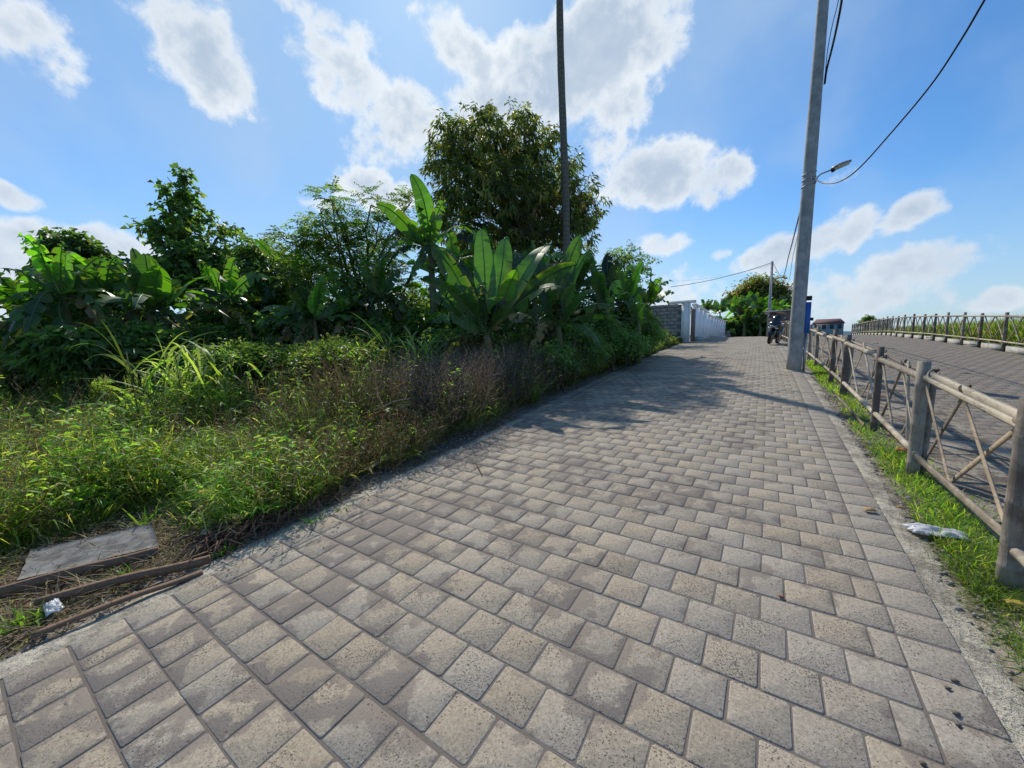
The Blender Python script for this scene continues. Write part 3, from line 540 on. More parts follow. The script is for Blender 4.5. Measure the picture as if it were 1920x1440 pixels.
banana('tall banana plant with one upright bright leaf, left of the mango tree',at_D(806,470,10.4),[
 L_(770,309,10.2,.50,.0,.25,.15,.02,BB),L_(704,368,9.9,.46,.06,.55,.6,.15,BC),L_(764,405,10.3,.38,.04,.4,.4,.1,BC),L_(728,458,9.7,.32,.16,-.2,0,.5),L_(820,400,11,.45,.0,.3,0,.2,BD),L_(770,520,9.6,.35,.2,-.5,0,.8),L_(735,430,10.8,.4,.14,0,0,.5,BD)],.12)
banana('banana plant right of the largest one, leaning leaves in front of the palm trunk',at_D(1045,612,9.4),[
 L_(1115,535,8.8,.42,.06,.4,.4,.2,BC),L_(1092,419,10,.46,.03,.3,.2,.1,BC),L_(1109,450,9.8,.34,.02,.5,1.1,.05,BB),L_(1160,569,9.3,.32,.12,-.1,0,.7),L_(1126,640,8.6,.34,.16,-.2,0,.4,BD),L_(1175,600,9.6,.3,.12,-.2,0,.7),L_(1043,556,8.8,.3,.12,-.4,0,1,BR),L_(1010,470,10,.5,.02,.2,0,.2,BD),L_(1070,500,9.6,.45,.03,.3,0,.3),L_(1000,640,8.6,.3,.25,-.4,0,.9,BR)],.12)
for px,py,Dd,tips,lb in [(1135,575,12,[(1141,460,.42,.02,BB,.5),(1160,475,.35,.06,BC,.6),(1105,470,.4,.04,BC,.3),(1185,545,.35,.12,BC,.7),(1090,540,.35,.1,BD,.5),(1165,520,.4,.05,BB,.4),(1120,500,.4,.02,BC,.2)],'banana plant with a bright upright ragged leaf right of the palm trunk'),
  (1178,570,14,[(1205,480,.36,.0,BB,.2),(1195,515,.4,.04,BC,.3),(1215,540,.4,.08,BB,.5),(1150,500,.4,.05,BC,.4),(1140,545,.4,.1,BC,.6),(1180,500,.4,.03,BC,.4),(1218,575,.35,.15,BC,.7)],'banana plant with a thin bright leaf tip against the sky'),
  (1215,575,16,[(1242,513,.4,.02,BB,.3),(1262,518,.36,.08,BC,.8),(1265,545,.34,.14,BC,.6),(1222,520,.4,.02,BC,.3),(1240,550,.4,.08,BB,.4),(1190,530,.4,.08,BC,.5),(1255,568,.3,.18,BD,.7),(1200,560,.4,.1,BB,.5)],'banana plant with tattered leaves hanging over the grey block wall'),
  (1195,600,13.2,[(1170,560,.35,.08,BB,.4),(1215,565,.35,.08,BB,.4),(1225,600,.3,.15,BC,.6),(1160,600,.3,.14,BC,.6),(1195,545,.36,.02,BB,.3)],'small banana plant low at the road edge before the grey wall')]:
    banana(lb,at_D(px,py,Dd),[L_(x,y,Dd+RNG.normal(0,.5),w*1.15,a,.3,RNG.normal(0,.4),te,c) for x,y,w,a,c,te in tips],.11)
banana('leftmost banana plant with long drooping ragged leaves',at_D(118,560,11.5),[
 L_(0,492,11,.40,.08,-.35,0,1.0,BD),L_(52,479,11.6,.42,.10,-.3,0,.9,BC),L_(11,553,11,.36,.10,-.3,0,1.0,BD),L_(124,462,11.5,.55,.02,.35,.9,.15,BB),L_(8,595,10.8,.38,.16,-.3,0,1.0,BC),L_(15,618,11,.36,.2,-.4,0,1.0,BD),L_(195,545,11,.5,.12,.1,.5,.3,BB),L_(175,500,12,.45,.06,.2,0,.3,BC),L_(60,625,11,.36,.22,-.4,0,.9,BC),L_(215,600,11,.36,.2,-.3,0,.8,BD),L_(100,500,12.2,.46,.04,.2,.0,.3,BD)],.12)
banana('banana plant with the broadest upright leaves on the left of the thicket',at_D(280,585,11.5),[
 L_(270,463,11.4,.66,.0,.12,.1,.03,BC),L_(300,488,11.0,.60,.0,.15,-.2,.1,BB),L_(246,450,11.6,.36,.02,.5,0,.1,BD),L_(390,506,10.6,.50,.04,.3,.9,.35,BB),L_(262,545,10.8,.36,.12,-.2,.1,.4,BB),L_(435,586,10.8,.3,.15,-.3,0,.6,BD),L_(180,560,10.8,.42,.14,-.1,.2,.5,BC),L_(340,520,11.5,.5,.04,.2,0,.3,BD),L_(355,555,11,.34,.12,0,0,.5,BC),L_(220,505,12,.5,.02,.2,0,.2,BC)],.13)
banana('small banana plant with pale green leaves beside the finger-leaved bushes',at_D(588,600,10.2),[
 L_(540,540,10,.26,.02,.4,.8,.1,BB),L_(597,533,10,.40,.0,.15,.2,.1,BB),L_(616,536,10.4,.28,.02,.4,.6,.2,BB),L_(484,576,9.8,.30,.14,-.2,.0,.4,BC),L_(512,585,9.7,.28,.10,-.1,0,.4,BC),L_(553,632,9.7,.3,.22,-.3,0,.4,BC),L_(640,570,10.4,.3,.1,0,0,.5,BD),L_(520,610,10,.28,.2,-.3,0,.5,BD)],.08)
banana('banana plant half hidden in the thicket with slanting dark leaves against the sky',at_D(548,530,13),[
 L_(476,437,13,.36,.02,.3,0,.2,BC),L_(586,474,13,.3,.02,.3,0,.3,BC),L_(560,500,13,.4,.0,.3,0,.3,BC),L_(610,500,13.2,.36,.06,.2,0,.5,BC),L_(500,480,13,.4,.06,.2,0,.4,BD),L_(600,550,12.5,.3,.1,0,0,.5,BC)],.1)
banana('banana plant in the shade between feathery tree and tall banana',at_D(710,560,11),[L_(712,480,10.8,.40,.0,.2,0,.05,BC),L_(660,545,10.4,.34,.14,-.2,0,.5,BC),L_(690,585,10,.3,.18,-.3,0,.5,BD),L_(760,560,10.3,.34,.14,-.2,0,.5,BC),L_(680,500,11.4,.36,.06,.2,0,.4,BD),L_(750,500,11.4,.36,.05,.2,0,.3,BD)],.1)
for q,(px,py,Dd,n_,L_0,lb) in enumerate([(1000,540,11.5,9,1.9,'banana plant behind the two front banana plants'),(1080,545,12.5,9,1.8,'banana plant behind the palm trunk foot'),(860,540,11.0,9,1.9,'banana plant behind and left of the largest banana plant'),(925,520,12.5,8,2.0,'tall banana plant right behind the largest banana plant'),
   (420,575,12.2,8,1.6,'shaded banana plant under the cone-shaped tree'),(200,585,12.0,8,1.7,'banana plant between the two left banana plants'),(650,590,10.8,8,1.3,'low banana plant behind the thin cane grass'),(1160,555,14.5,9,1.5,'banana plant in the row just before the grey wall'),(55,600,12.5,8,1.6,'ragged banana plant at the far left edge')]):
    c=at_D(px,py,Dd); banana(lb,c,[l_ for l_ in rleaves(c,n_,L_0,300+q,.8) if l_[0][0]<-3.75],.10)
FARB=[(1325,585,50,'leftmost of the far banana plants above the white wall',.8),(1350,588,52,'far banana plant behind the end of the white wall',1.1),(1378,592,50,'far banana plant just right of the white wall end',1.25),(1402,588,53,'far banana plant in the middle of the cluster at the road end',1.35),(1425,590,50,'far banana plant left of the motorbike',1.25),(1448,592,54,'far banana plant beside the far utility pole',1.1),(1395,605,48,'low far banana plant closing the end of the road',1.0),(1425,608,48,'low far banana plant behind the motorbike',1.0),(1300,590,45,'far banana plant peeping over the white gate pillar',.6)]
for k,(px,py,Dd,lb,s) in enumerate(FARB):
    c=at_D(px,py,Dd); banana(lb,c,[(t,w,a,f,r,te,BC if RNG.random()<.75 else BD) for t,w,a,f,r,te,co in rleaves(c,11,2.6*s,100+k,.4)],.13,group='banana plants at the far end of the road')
for px,py,Dd,rx,ry,lb in [(1340,610,49,26,18,'big-leaved shrub above the low end of the white wall'),(1395,603,50,34,26,'tall big-leaved shrub filling the far banana cluster'),(1438,600,50,22,26,'tall big-leaved shrub left of the far pole foot'),(1462,590,56,20,18,'shrub rising behind the shed roof')]:
    bush('shrub',lb,'shrub',px,py,Dd,rx,ry,.8,.3,260,6,G_MID)
bush('shrub','dark shrub closing the view left of the motorbike','shrub',1385,618,52,26,14,.4,.22,320,7,G_DARK)
bush('shrub','dark shrubs closing the view at the end of the road','shrub',1415,612,56,45,18,.4,.22,420,7,G_DARK)

# ------------------------------------------------------------ cane grass clumps
def cane(label,px,py,Dd,H,n,spread,pal,seed,w=.035):
    c=at_D(px,py,Dd); c[2]=zt(c[0],c[1])-.03; T=thing('cane_grass',c,label,'tall grass'); b=MB(); ns=max(3,n//12)
    for k in range(ns):
        p=c+np.array([RNG.normal(0,spread*.35),RNG.normal(0,spread*.35),0]); d=nrm(np.array([RNG.normal(0,.18),RNG.normal(0,.18),1])); h=H*RNG.uniform(.45,.8); t=np.linspace(0,1,5)[:,None]
        b.tube(p+d*h*t,np.linspace(.012,.005,5),5,col=(.12,.15,.04)); m=n//ns; f=RNG.uniform(.15,1,m); B=p+d*h*f[:,None]
        a=RNG.random(m)*6.28; el=RNG.uniform(.7,1.35,m); dd=np.stack([np.cos(a)*np.cos(el),np.sin(a)*np.cos(el),np.sin(el)],-1)
        ribbons(b,B,dd,H*RNG.uniform(.45,.8,m),w*RNG.uniform(.7,1.2,m),RNG.uniform(.35,1.0,m),pick(pal,m),8,wide=.3)
    b.build('blades','grass_blades',T,loc=c); return T
GC=[(.20,.30,.07),(.26,.36,.10),(.14,.22,.06),(.32,.40,.15)]
cane('tallest cane grass clump with arching pale blades on the left',305,700,7.4,1.9,150,.5,GC,1)
cane('cane grass clump with bright upright blades beside the tallest one',395,690,7.3,1.6,160,.4,GC,2)
cane('wispy cane grass clump of thin grey-green blades before the shaded banana',712,690,7.6,1.7,150,.5,[(.09,.14,.05),(.12,.18,.07),(.07,.11,.04)],3,.024)
cane('cane grass clump with curled bright blades left of the largest banana',790,690,7.6,1.7,110,.35,GC,4)
cane('low spreading cane grass tuft at the left front of the thicket',255,725,7.2,1.1,80,.4,GC,5)
cane('thin cane grass shoots between the finger-leaved bushes',525,720,7.2,1.0,30,.5,GC,6,.025)

# ------------------------------------------------------------ meadow, weeds
def field_pts(n,rmin,rmax,a0=-92,a1=-8,ex=0.0):
    a=np.radians(RNG.uniform(a0,a1,n)); r=rmin*(rmax/rmin)**(RNG.random(n)**(1-ex)); x=r*np.sin(a); y=r*np.cos(a); return x,y,r
def edge_ok(x,y,m=.35): return x<LE(y)-m-.12-.35*vnoise(x,y,.35,21)
def slabmask(x,y): return ~((x<-3.2)&(x>-4.85-.1*np.sin(y*9))&(y>-.35)&(y<1.3+.1*np.sin(x*9)))
def dryness(x,y):      # brown dried weed along the road in front of the big banana and in patches
    px_=np.degrees(np.arctan2(x,y)); d=.55*vnoise(x,y,1.1,31)+.45*vnoise(x,y,.4,32)
    near=.75*sst(-(LE(y)-x),-2.6,-.8)*sst(y,1.9,3.4)
    return np.clip(d*1.0+.35*near-.18,0,1)
def vh(x,y):           # typical vegetation height
    dd=LE(y)-x; h=.24+.32*sst(dd,.6,2.5)+.18*vnoise(x,y,.9,41); h+=.38*sst(y,1.8,3.6)*sst(dd,.1,.6)*(1-sst(dd,1.6,3.5)); h+=.36*sst(np.hypot(x,y),7.5,10.5); return h*(.55+.9*vnoise(x,y,.55,43))
GG=[(.18,.28,.05),(.24,.34,.06),(.13,.21,.045),(.30,.36,.10),(.38,.37,.16),(.32,.28,.15)]
# fine grass
x,y,r=field_pts(330000,3.3,22,ex=-.15); k=edge_ok(x,y,.25)&slabmask(x,y)&(RNG.random(len(x))<1-.75*sst(dryness(x,y),.36,.58)); x,y,r=x[k],y[k],r[k]; n=len(x)
h=vh(x,y)*RNG.uniform(.5,1.15,n); el=RNG.uniform(.75,1.45,n); a=RNG.random(n)*6.28+.8*vnoise(x,y,.5,3)
b=MB(); base=np.stack([x,y,zt(x,y)-.06],-1); tn=vnoise(x,y,1.6,51)
c=pick(GG,n,.2); c*=np.stack([.75+.6*tn,.8+.35*tn,.8+.3*tn],-1)
ribbons(b,base,np.stack([np.cos(a)*np.cos(el),np.sin(a)*np.cos(el),np.sin(el)],-1),h,.006+.0010*r,RNG.uniform(.1,.7,n),c,3,wide=.3)
tag(b.build('meadow_grass','grass_blades'),'long green grass covering the field left of the road','grass',kind='stuff')
# leafy creeping stems
x,y,r=field_pts(42000,3.4,18,ex=-.1); k=edge_ok(x,y,.2)&slabmask(x,y)&(RNG.random(len(x))<1-.8*sst(dryness(x,y),.36,.58)); x,y,r=x[k],y[k],r[k]; n=len(x); h=vh(x,y)*RNG.uniform(.7,1.3,n); a=RNG.random(n)*6.28; el=RNG.uniform(.6,1.4,n)
d=np.stack([np.cos(a)*np.cos(el),np.sin(a)*np.cos(el),np.sin(el)],-1); base=np.stack([x,y,zt(x,y)-.05],-1); b=MB(); tn=vnoise(x,y,1.3,52)[:,None]
c=pick([(.13,.26,.04),(.17,.31,.045),(.24,.34,.06),(.10,.19,.04),(.27,.27,.10)],n,.25)*(.7+.6*tn); ribbons(b,base,d,h,.005+.0004*r,.15,c*.8,3)
for f in np.linspace(.3,1,8):
    Q_=base+d*(h*f)[:,None]; Q_[:,2]-=.15*h*f*f; aa=RNG.random(n)*6.28; e2=RNG.uniform(0,1.1,n); ribbons(b,Q_,np.stack([np.cos(aa)*np.cos(e2),np.sin(aa)*np.cos(e2),np.sin(e2)],-1),RNG.uniform(.06,.17,n)*(1+.03*r),RNG.uniform(.006,.014,n)*(1+.06*r),RNG.uniform(.2,.9,n),c*RNG.uniform(.75,1.3,(n,1)),3,wide=.35)
tag(b.build('field_weeds','grass_blades'),'leafy bright green weeds mixed through the field grass','weeds',kind='stuff')
x,y,r=field_pts(70000,3.3,12); k=edge_ok(x,y,.05); x,y,r=x[k],y[k],r[k]; n=len(x); b=MB(); a=RNG.random(n)*6.28; el=RNG.uniform(-.1,.7,n)
ribbons(b,np.stack([x,y,zt(x,y)-.02+RNG.random(n)*.22*sst(LE(y)-x,.5,1.5)*slabmask(x,y)],-1),np.stack([np.cos(a)*np.cos(el),np.sin(a)*np.cos(el),np.sin(el)],-1),RNG.uniform(.08,.3,n),.004+.0006*r,RNG.uniform(0,.5,n),pick([(.32,.25,.14),(.24,.18,.11),(.40,.33,.20),(.17,.13,.09)],n,.2),3,wide=.2)
tag(b.build('thatch','dry_stems'),'matted dead straw lying under the field grass','dead grass',kind='stuff')
# dry brown twiggy weeds
def drystuff(x,y,h,pal,name,label,cat,leafc=None,nb_=9,tw=1.0):
    n=len(x); a=RNG.random(n)*6.28; el=RNG.uniform(.8,1.5,n); d=np.stack([np.cos(a)*np.cos(el),np.sin(a)*np.cos(el),np.sin(el)],-1); base=np.stack([x,y,zt(x,y)-.06],-1); r=np.hypot(x,y)
    b=MB(); c=pick(pal,n,.25); ribbons(b,base,d,h,(.004+.0004*r)*tw,.1,c,3,wide=.1)
    for f in np.linspace(.2,1,nb_):
        Q_=base+d*(h*f)[:,None]; Q_[:,2]-=.1*h*f*f; dd=nrm(d+rdir(n)*.9); l=h*RNG.uniform(.12,.35,n); ribbons(b,Q_,dd,l,(.003+.0004*r)*tw,.05,c*RNG.uniform(.7,1.3,(n,1)),2,wide=.1)
        lc=c if leafc is None else pick(leafc,n,.25)
        for g in(.5,.8,1.0): kites(b,Q_+dd*(l*g)[:,None],rdir(n,-.4,1),RNG.uniform(.015,.035,n)*(1+.03*r)*tw,RNG.uniform(.008,.014,n)*(1+.04*r)*tw,lc*RNG.uniform(.7,1.3,(n,1)),.2,.2)
    return tag(b.build(name,'dry_stems'),label,cat,kind='stuff')
x,y,r=field_pts(17000,3.3,13,ex=-.05); k=edge_ok(x,y,.12)&slabmask(x,y)&(RNG.random(len(x))<sst(dryness(x,y),.33,.54)+.07)&~((x<-8)&(y<4)&(RNG.random(len(x))<.7)); x,y=x[k],y[k]
drystuff(x,y,vh(x,y)*RNG.uniform(.8,1.35,len(x)),[(.22,.16,.10),(.30,.22,.12),(.17,.12,.085),(.36,.27,.15)],'dry_weeds','brown drying twiggy weeds among the grass beside the road','weeds',[(.20,.16,.06),(.16,.17,.05),(.24,.15,.08)])
# grey leafless thicket under the largest banana
n=6500; t=RNG.random(n); cx=-3.75-RNG.random(n)*1.9; y=3.6+t*7.0; x=np.minimum(cx+LE(y)+3.1,LE(y)-.35); 
drystuff(x,y,RNG.uniform(.6,1.2,n)*(1-.45*sst(y,6,10)),[(.23,.18,.175),(.30,.24,.225),(.17,.13,.13)],'leafless_thicket','grey-brown leafless tangle of dry stems below the largest banana plant','weeds',[(.12,.10,.085),(.10,.10,.06)],10)
x,y,r_=field_pts(3000,3.6,13); k=edge_ok(x,y,.35)&slabmask(x,y)&(vnoise(x,y,.8,81)>.52); x,y=x[k],y[k]; n=len(x); b=MB(); h=vh(x,y)*RNG.uniform(.7,1.25,n); base=np.stack([x,y,zt(x,y)-.04],-1); c=pick([(.14,.27,.05),(.20,.33,.06),(.10,.19,.045),(.28,.34,.09)],n,.2)
ribbons(b,base,np.array([0,0,1.])+RNG.normal(0,.2,(n,3)),h,.008,.1,c*.7,3)
for q in range(11): 
    f=RNG.uniform(.35,1.05,n)[:,None]; kites(b,base+np.array([0,0,1.])*h[:,None]*f+RNG.normal(0,.025,(n,3)),rdir(n,-.1,.7),RNG.uniform(.05,.11,n),RNG.uniform(.025,.05,n),c*RNG.uniform(.8,1.25,(n,1)),.15,.25)
tag(b.build('broadleaf_weeds','grass_blades'),'clumps of broad-leaved weeds mounded through the field grass','weeds',kind='stuff')
# yellow flowering ground cover
g=[(735,735),(760,722),(712,748),(785,708),(690,760),(745,750),(775,735),(660,735),(640,750)]
b=MB()
for px,py in g:
    Dd=7.2-(py-710)*.018; c0=at_D(px,py,Dd); n=300; d=rdir(n,-.2,1); P_=c0+d*np.array([.42,.42,.30])*RNG.random((n,1))**.5; col=pick([(.42,.36,.03),(.28,.30,.04),(.50,.42,.04),(.16,.22,.04)],n)
    for q in range(3): kites(b,P_+RNG.normal(0,.03,P_.shape),rdir(n,-.2,1),.06,.03,col*RNG.uniform(.8,1.2,(n,1)),.15,.1)
    ribbons(b,P_*[1,1,0]+[0,0,1]*(zt(P_[:,0],P_[:,1])[:,None]-.02),np.array([0,0,1.])+RNG.normal(0,.08,(n,3)),np.maximum(P_[:,2]-zt(P_[:,0],P_[:,1]),.05),.006,.0,pick(GG,n),3)
tag(b.build('yellow_groundcover','grass_blades'),'yellow-green flowering ground cover behind the dry weeds','ground cover',kind='stuff')
# dark low weeds along the shaded left road edge further on
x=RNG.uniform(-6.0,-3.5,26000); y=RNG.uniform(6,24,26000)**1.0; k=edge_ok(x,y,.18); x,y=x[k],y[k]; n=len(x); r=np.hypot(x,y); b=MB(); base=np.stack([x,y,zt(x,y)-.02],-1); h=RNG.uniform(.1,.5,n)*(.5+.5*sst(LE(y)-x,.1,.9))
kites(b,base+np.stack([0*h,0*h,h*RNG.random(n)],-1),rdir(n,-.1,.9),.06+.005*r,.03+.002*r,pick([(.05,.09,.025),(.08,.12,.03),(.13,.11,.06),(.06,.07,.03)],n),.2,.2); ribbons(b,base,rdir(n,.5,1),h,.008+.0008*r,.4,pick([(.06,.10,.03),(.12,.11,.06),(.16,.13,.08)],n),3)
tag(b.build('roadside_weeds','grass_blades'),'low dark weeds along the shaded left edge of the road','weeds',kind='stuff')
# grass on the right verge by the fence
n=52000; y=2.2+RNG.random(n)**1.3*12; xx=.98+RNG.random(n)*.62; dn=vnoise(xx,y,.35,61)*.6+vnoise(xx,y,1.2,62)*.5
core=np.exp(-((xx-(1.14+.08*np.sin(y*1.7)))/.17)**2); k=(RNG.random(n)<core*sst(dn,.2,.55)*np.where((y>5.6)&(y<10.5),.28,1)); xx,y=xx[k],y[k]; n=len(xx); a=RNG.random(n)*6.28; el=RNG.uniform(.4,1.3,n); b=MB()
tn=vnoise(xx,y,.5,63)[:,None]; ribbons(b,np.stack([xx,y,gz(y)-.03],-1),np.stack([np.cos(a)*np.cos(el),np.sin(a)*np.cos(el),np.sin(el)],-1),RNG.uniform(.05,.16,n),.0032+.0008*y,RNG.uniform(.1,.8,n),pick([(.13,.25,.03),(.18,.30,.035),(.09,.16,.03),(.24,.27,.08)],n)*(.7+.6*tn),3,wide=.3)
n=7000; y=1.1+RNG.random(n)*2.6; xx=.90+RNG.random(n)*.7; k=RNG.random(n)<sst(xx,.85,1.2)*sst(vnoise(xx,y,.3,64),.3,.6); xx,y=xx[k],y[k]; n=len(xx); a=RNG.random(n)*6.28; el=RNG.uniform(.1,.8,n)
ribbons(b,np.stack([xx,y,gz(y)-.03],-1),np.stack([np.cos(a)*np.cos(el),np.sin(a)*np.cos(el),np.sin(el)],-1),RNG.uniform(.08,.26,n),.003,RNG.uniform(.1,.6,n),pick([(.14,.20,.05),(.22,.20,.09),(.10,.15,.04)],n),4,wide=.3)
tag(b.build('verge_grass','grass_blades'),'bright green short grass growing along the foot of the bamboo fence','grass',kind='stuff')
# tall green crop behind the far fence
n=60000; t=RNG.random(n); y=13+t**1.1*36; x=6.35+np.maximum(0,y-28)*.055+RNG.random(n)**1.5*5; b=MB(); h=(.85+.55*vnoise(x,y,1.5,71)*sst(-y,-26,-14)+.15*vnoise(x,y,.5,72))*RNG.uniform(.6,1.15,n)*(1-.35*sst(y,24,34)); a=RNG.random(n)*6.28; el=RNG.uniform(1.0,1.5,n)
ribbons(b,np.stack([x,y,zt(x,y)-.05],-1),np.stack([np.cos(a)*np.cos(el),np.sin(a)*np.cos(el),np.sin(el)],-1),h,.03,RNG.uniform(.05,.45,n),pick([(.15,.24,.05),(.20,.28,.07),(.11,.18,.04),(.25,.27,.10)],n),4,wide=.3)
tag(b.build('crop_grass','grass_blades'),'tall green crop grass behind the far bamboo fence','grass',kind='stuff')
# small seedlings along the left edge strip
b=MB(); spots=[(590,985,.18),(640,962,.12),(660,895,.2),(600,935,.16),(240,1080,.16),(430,1035,.14),(480,905,.25),(275,990,.3),(250,960,.3),(60,1170,.22),(20,1190,.25),(360,1000,.22),(700,880,.1),(835,830,.1),(545,905,.25),(410,975,.22)]
for px,py,hh in spots:
    d=ray(px,py); tt=(0.03-HC)/d[2]; 
    for _ in range(4): p=O+d*tt; tt*=(float(zt(p[0],p[1]))-.04-HC)/(p[2]-HC)
    p=O+d*tt; n=34; a=RNG.random(n)*6.28; el=RNG.uniform(.3,1.4,n); ribbons(b,p+RNG.normal(0,.03,(n,3))*[1,1,0],np.stack([np.cos(a)*np.cos(el),np.sin(a)*np.cos(el),np.sin(el)],-1),hh*RNG.uniform(.5,1.1,n),.014,RNG.uniform(.1,.8,n),pick([(.14,.28,.035),(.18,.32,.04),(.10,.2,.03)],n),4,wide=.35)
tag(b.build('grass_tufts','grass_blades'),'small bright grass tufts sprouting in the bare strip left of the paving','grass',kind='stuff')
# gravel and litter crumbs on both verges
b=MB(); n=5200; s=RNG.random(n)<.55; y=np.where(s,RNG.uniform(-.5,12,n),RNG.uniform(1.2,11,n)); x=np.where(s,LE(y)-.05-RNG.random(n)**.6*.55,.82+RNG.random(n)*.42+bend(y)); sz=RNG.uniform(.004,.016,n)*np.where(RNG.random(n)<.05,2,1)
ov=np.array([[1,0,0],[-1,0,0],[0,1,0],[0,-1,0],[0,0,.7],[0,0,-.7]]); ft=np.array([[0,2,4],[2,1,4],[1,3,4],[3,0,4],[2,0,5],[1,2,5],[3,1,5],[0,3,5]])
V=ov[None]*sz[:,None,None]*RNG.uniform(.6,1.4,(n,6,1)); V+=np.stack([x,y,gz(y)-.03+.003+.02*0*x],-1)[:,None]; b.add(V.reshape(-1,3),None,(ft[None]+np.arange(n)[:,None,None]*6).reshape(-1,3))
tag(b.build('gravel','stone'),'grey gravel and crumbs scattered along both edges of the paving','gravel',kind='stuff')

# ------------------------------------------------------------ bamboo fences
def culm(b,p,q,r,knot=.32,n=9,sq=False):
    p=np.asarray(p,float);q=np.asarray(q,float);L=np.linalg.norm(q-p);ts=[0];rs=[r]; k=knot*.6
    while k<L-.02:
        ts+=[k-.012,k,k+.012];rs+=[r,r*1.10,r];k+=knot
    ts.append(L);rs.append(r*.97); ts=np.array(ts)/L; b.tube(p+(q-p)*ts[:,None],rs,n)
def split(b,p,q,w,th=.006,curve=.0):   # split bamboo lath: shallow channel
    p=np.asarray(p,float);q=np.asarray(q,float);d=nrm(q-p);s=nrm(np.cross(d,(1,0,0)) if abs(d[0])<.9 else np.cross(d,(0,0,1)));n_=np.cross(d,s); K=5;t=np.linspace(0,1,K)
    M=p+(q-p)*t[:,None]+n_*(curve*np.sin(np.pi*t))[:,None]; prof=[(-1,0),(-.5,.35),(.5,.35),(1,0),(.45,.12),(-.45,.12)]
    V=np.concatenate([M[i]+np.array([s*w/2*a+n_*w/2*c for a,c in prof]) for i in range(K)]); m=len(prof)
    Q=[[i*m+j,i*m+(j+1)%m,(i+1)*m+(j+1)%m,(i+1)*m+j] for i in range(K-1) for j in range(m)]; Q+=[[0,1,4,5],[1,2,3,4],[(K-1)*m+5,(K-1)*m+4,(K-1)*m+1,(K-1)*m],[(K-1)*m+4,(K-1)*m+3,(K-1)*m+2,(K-1)*m+1]]
    b.add(V,Q)
fx=lambda y:1.175-.012*max(0,y-9)+bend(y)*.55
T=thing('bamboo_fence',(1.18,3.13,float(gz(3.13))),'weathered bamboo rail fence with crossed laths between the two roads','fence')
posts=[(1.45,.045,.98,0),(3.13,.055,1.02,0),(4.84,.052,1.02,.005),(6.40,.040,1.02,.0),(8.80,.052,1.03,.02),(10.2,.048,1.06,.03),(12.7,.042,1.05,.01),(14.3,.045,1.04,.0)]+[(y,.04,1.0+.05*math.sin(y*3),.01*math.sin(y)) for y in (16.0,17.6,19.1,20.7,22.2,23.8,25.3,26.9,28.4,30,31.5,33)]
FB=np.array([1.18,3.13,float(gz(3.13))])
for i,(y,r,h,ln) in enumerate(posts):
    b=MB(); x=fx(y); z=float(gz(y)); culm(b,(x,y,z-.12),(x+ln,y+ln,z+h),r*.9,.36,12); o=b.build('post','bamboo_post',T,loc=FB,smooth=False)
    if y<16:
        for hz_ in (.10,.52,.93): 
            b=MB(); t=np.linspace(0,2*math.pi,15); b.tube(np.stack([x+ln*hz_+(r+.004)*np.cos(t),y+(r+.004)*np.sin(t),z+hz_*h*.97+.004*np.sin(2*t)],-1),.003,5,cap=False); b.build('wire_tie','dark_band',o)
    if i in (2,4): b=MB(); culm(b,(x+.07,y+.06,z-.1),(x+.09,y+.08,z+h*.93),r*.55,.36,9); b.build('prop','bamboo_post',T,loc=FB)
for i in range(len(posts)-1):
    y0,r0,h0,_=posts[i]; y1,r1,h1,_=posts[i+1]; z0,z1=float(gz(y0)),float(gz(y1)); x0,x1=fx(y0),fx(y1); near=y0<15
    b=MB(); to=.88+.02*math.sin(i*2.1)
    if i in (1,): split(b,(x0+.03,y0-.05,z0+to-.02),(x1+.03,y1-.06,z1+.91),.075); split(b,(x0-.0,y0+.0,z0+to-.045),(x1+.0,y1-.05,z1+.88),.05)
    else: culm(b,(x0+.02,y0-.08,z0+to),(x1+.0,y1+.10,z1+to+.01),.031 if near else .027,.30,10)
    b.build('top_rail','bamboo_rail',T,loc=FB)
    if near and i>1: b=MB(); split(b,(x0+.05,y0,z0+to+.045),(x1+.05,y1,z1+to+.05),.03,curve=.015); b.build('lath','bamboo_split',T,loc=FB)
    b=MB()
    if i in (1,): split(b,(x0+.02,y0+.05,z0+.21),(x1+.0,y1-.05,z1+.17),.07); split(b,(x0+.05,y0+.05,z0+.19),(x1+.03,y1-.05,z1+.15),.05)
    else: culm(b,(x0+.0,y0-.05,z0+.19),(x1+.0,y1+.02,z1+.20),.028,.30,10)
    b.build('bottom_rail','bamboo_rail',T,loc=FB)
    if near:
        nx=1 if y1-y0<1.8 else 1; L=y1-y0; segs=[(0,.5),(.5,1.0),(.18,.34)] if i!=1 else [(0.02,.62),(.55,1.0)]
        for q,(a,c) in enumerate(segs):
            for sg in ((0,1) if q<2 else (i%2,)):
                ya,yb=(y0+L*a,y0+L*c) if sg==0 else (y0+L*c,y0+L*a)
                ya+=RNG.normal(0,.04); yb+=RNG.normal(0,.04); b=MB(); e=.03 if sg else -.01
                za=float(gz(ya))+.17; zb=float(gz(yb))+.93+RNG.uniform(-.02,.06)
                (split if (i==1 or RNG.random()<.4) else (lambda b,p,q,w:culm(b,p,q,w*.30,.25,7)))(b,(fx(ya)+e+.03,ya,za),(fx(yb)+e+.03,yb,zb),.045 if i<2 else .04); b.build('brace','bamboo_split' if i<2 or RNG.random()<.3 else 'bamboo_rail',T,loc=FB)
    else:
        for q in range(6):
            yy=y0+(y1-y0)*(q+.5)/6; b=MB(); s_=(-1)**q*.1; culm(b,(fx(yy)+.02,yy-s_,float(gz(yy))+.1),(fx(yy)+.02,yy+s_,float(gz(yy))+.95+RNG.uniform(-.05,.08)),.016,.3,6); b.build('brace','bamboo_split',T,loc=FB)
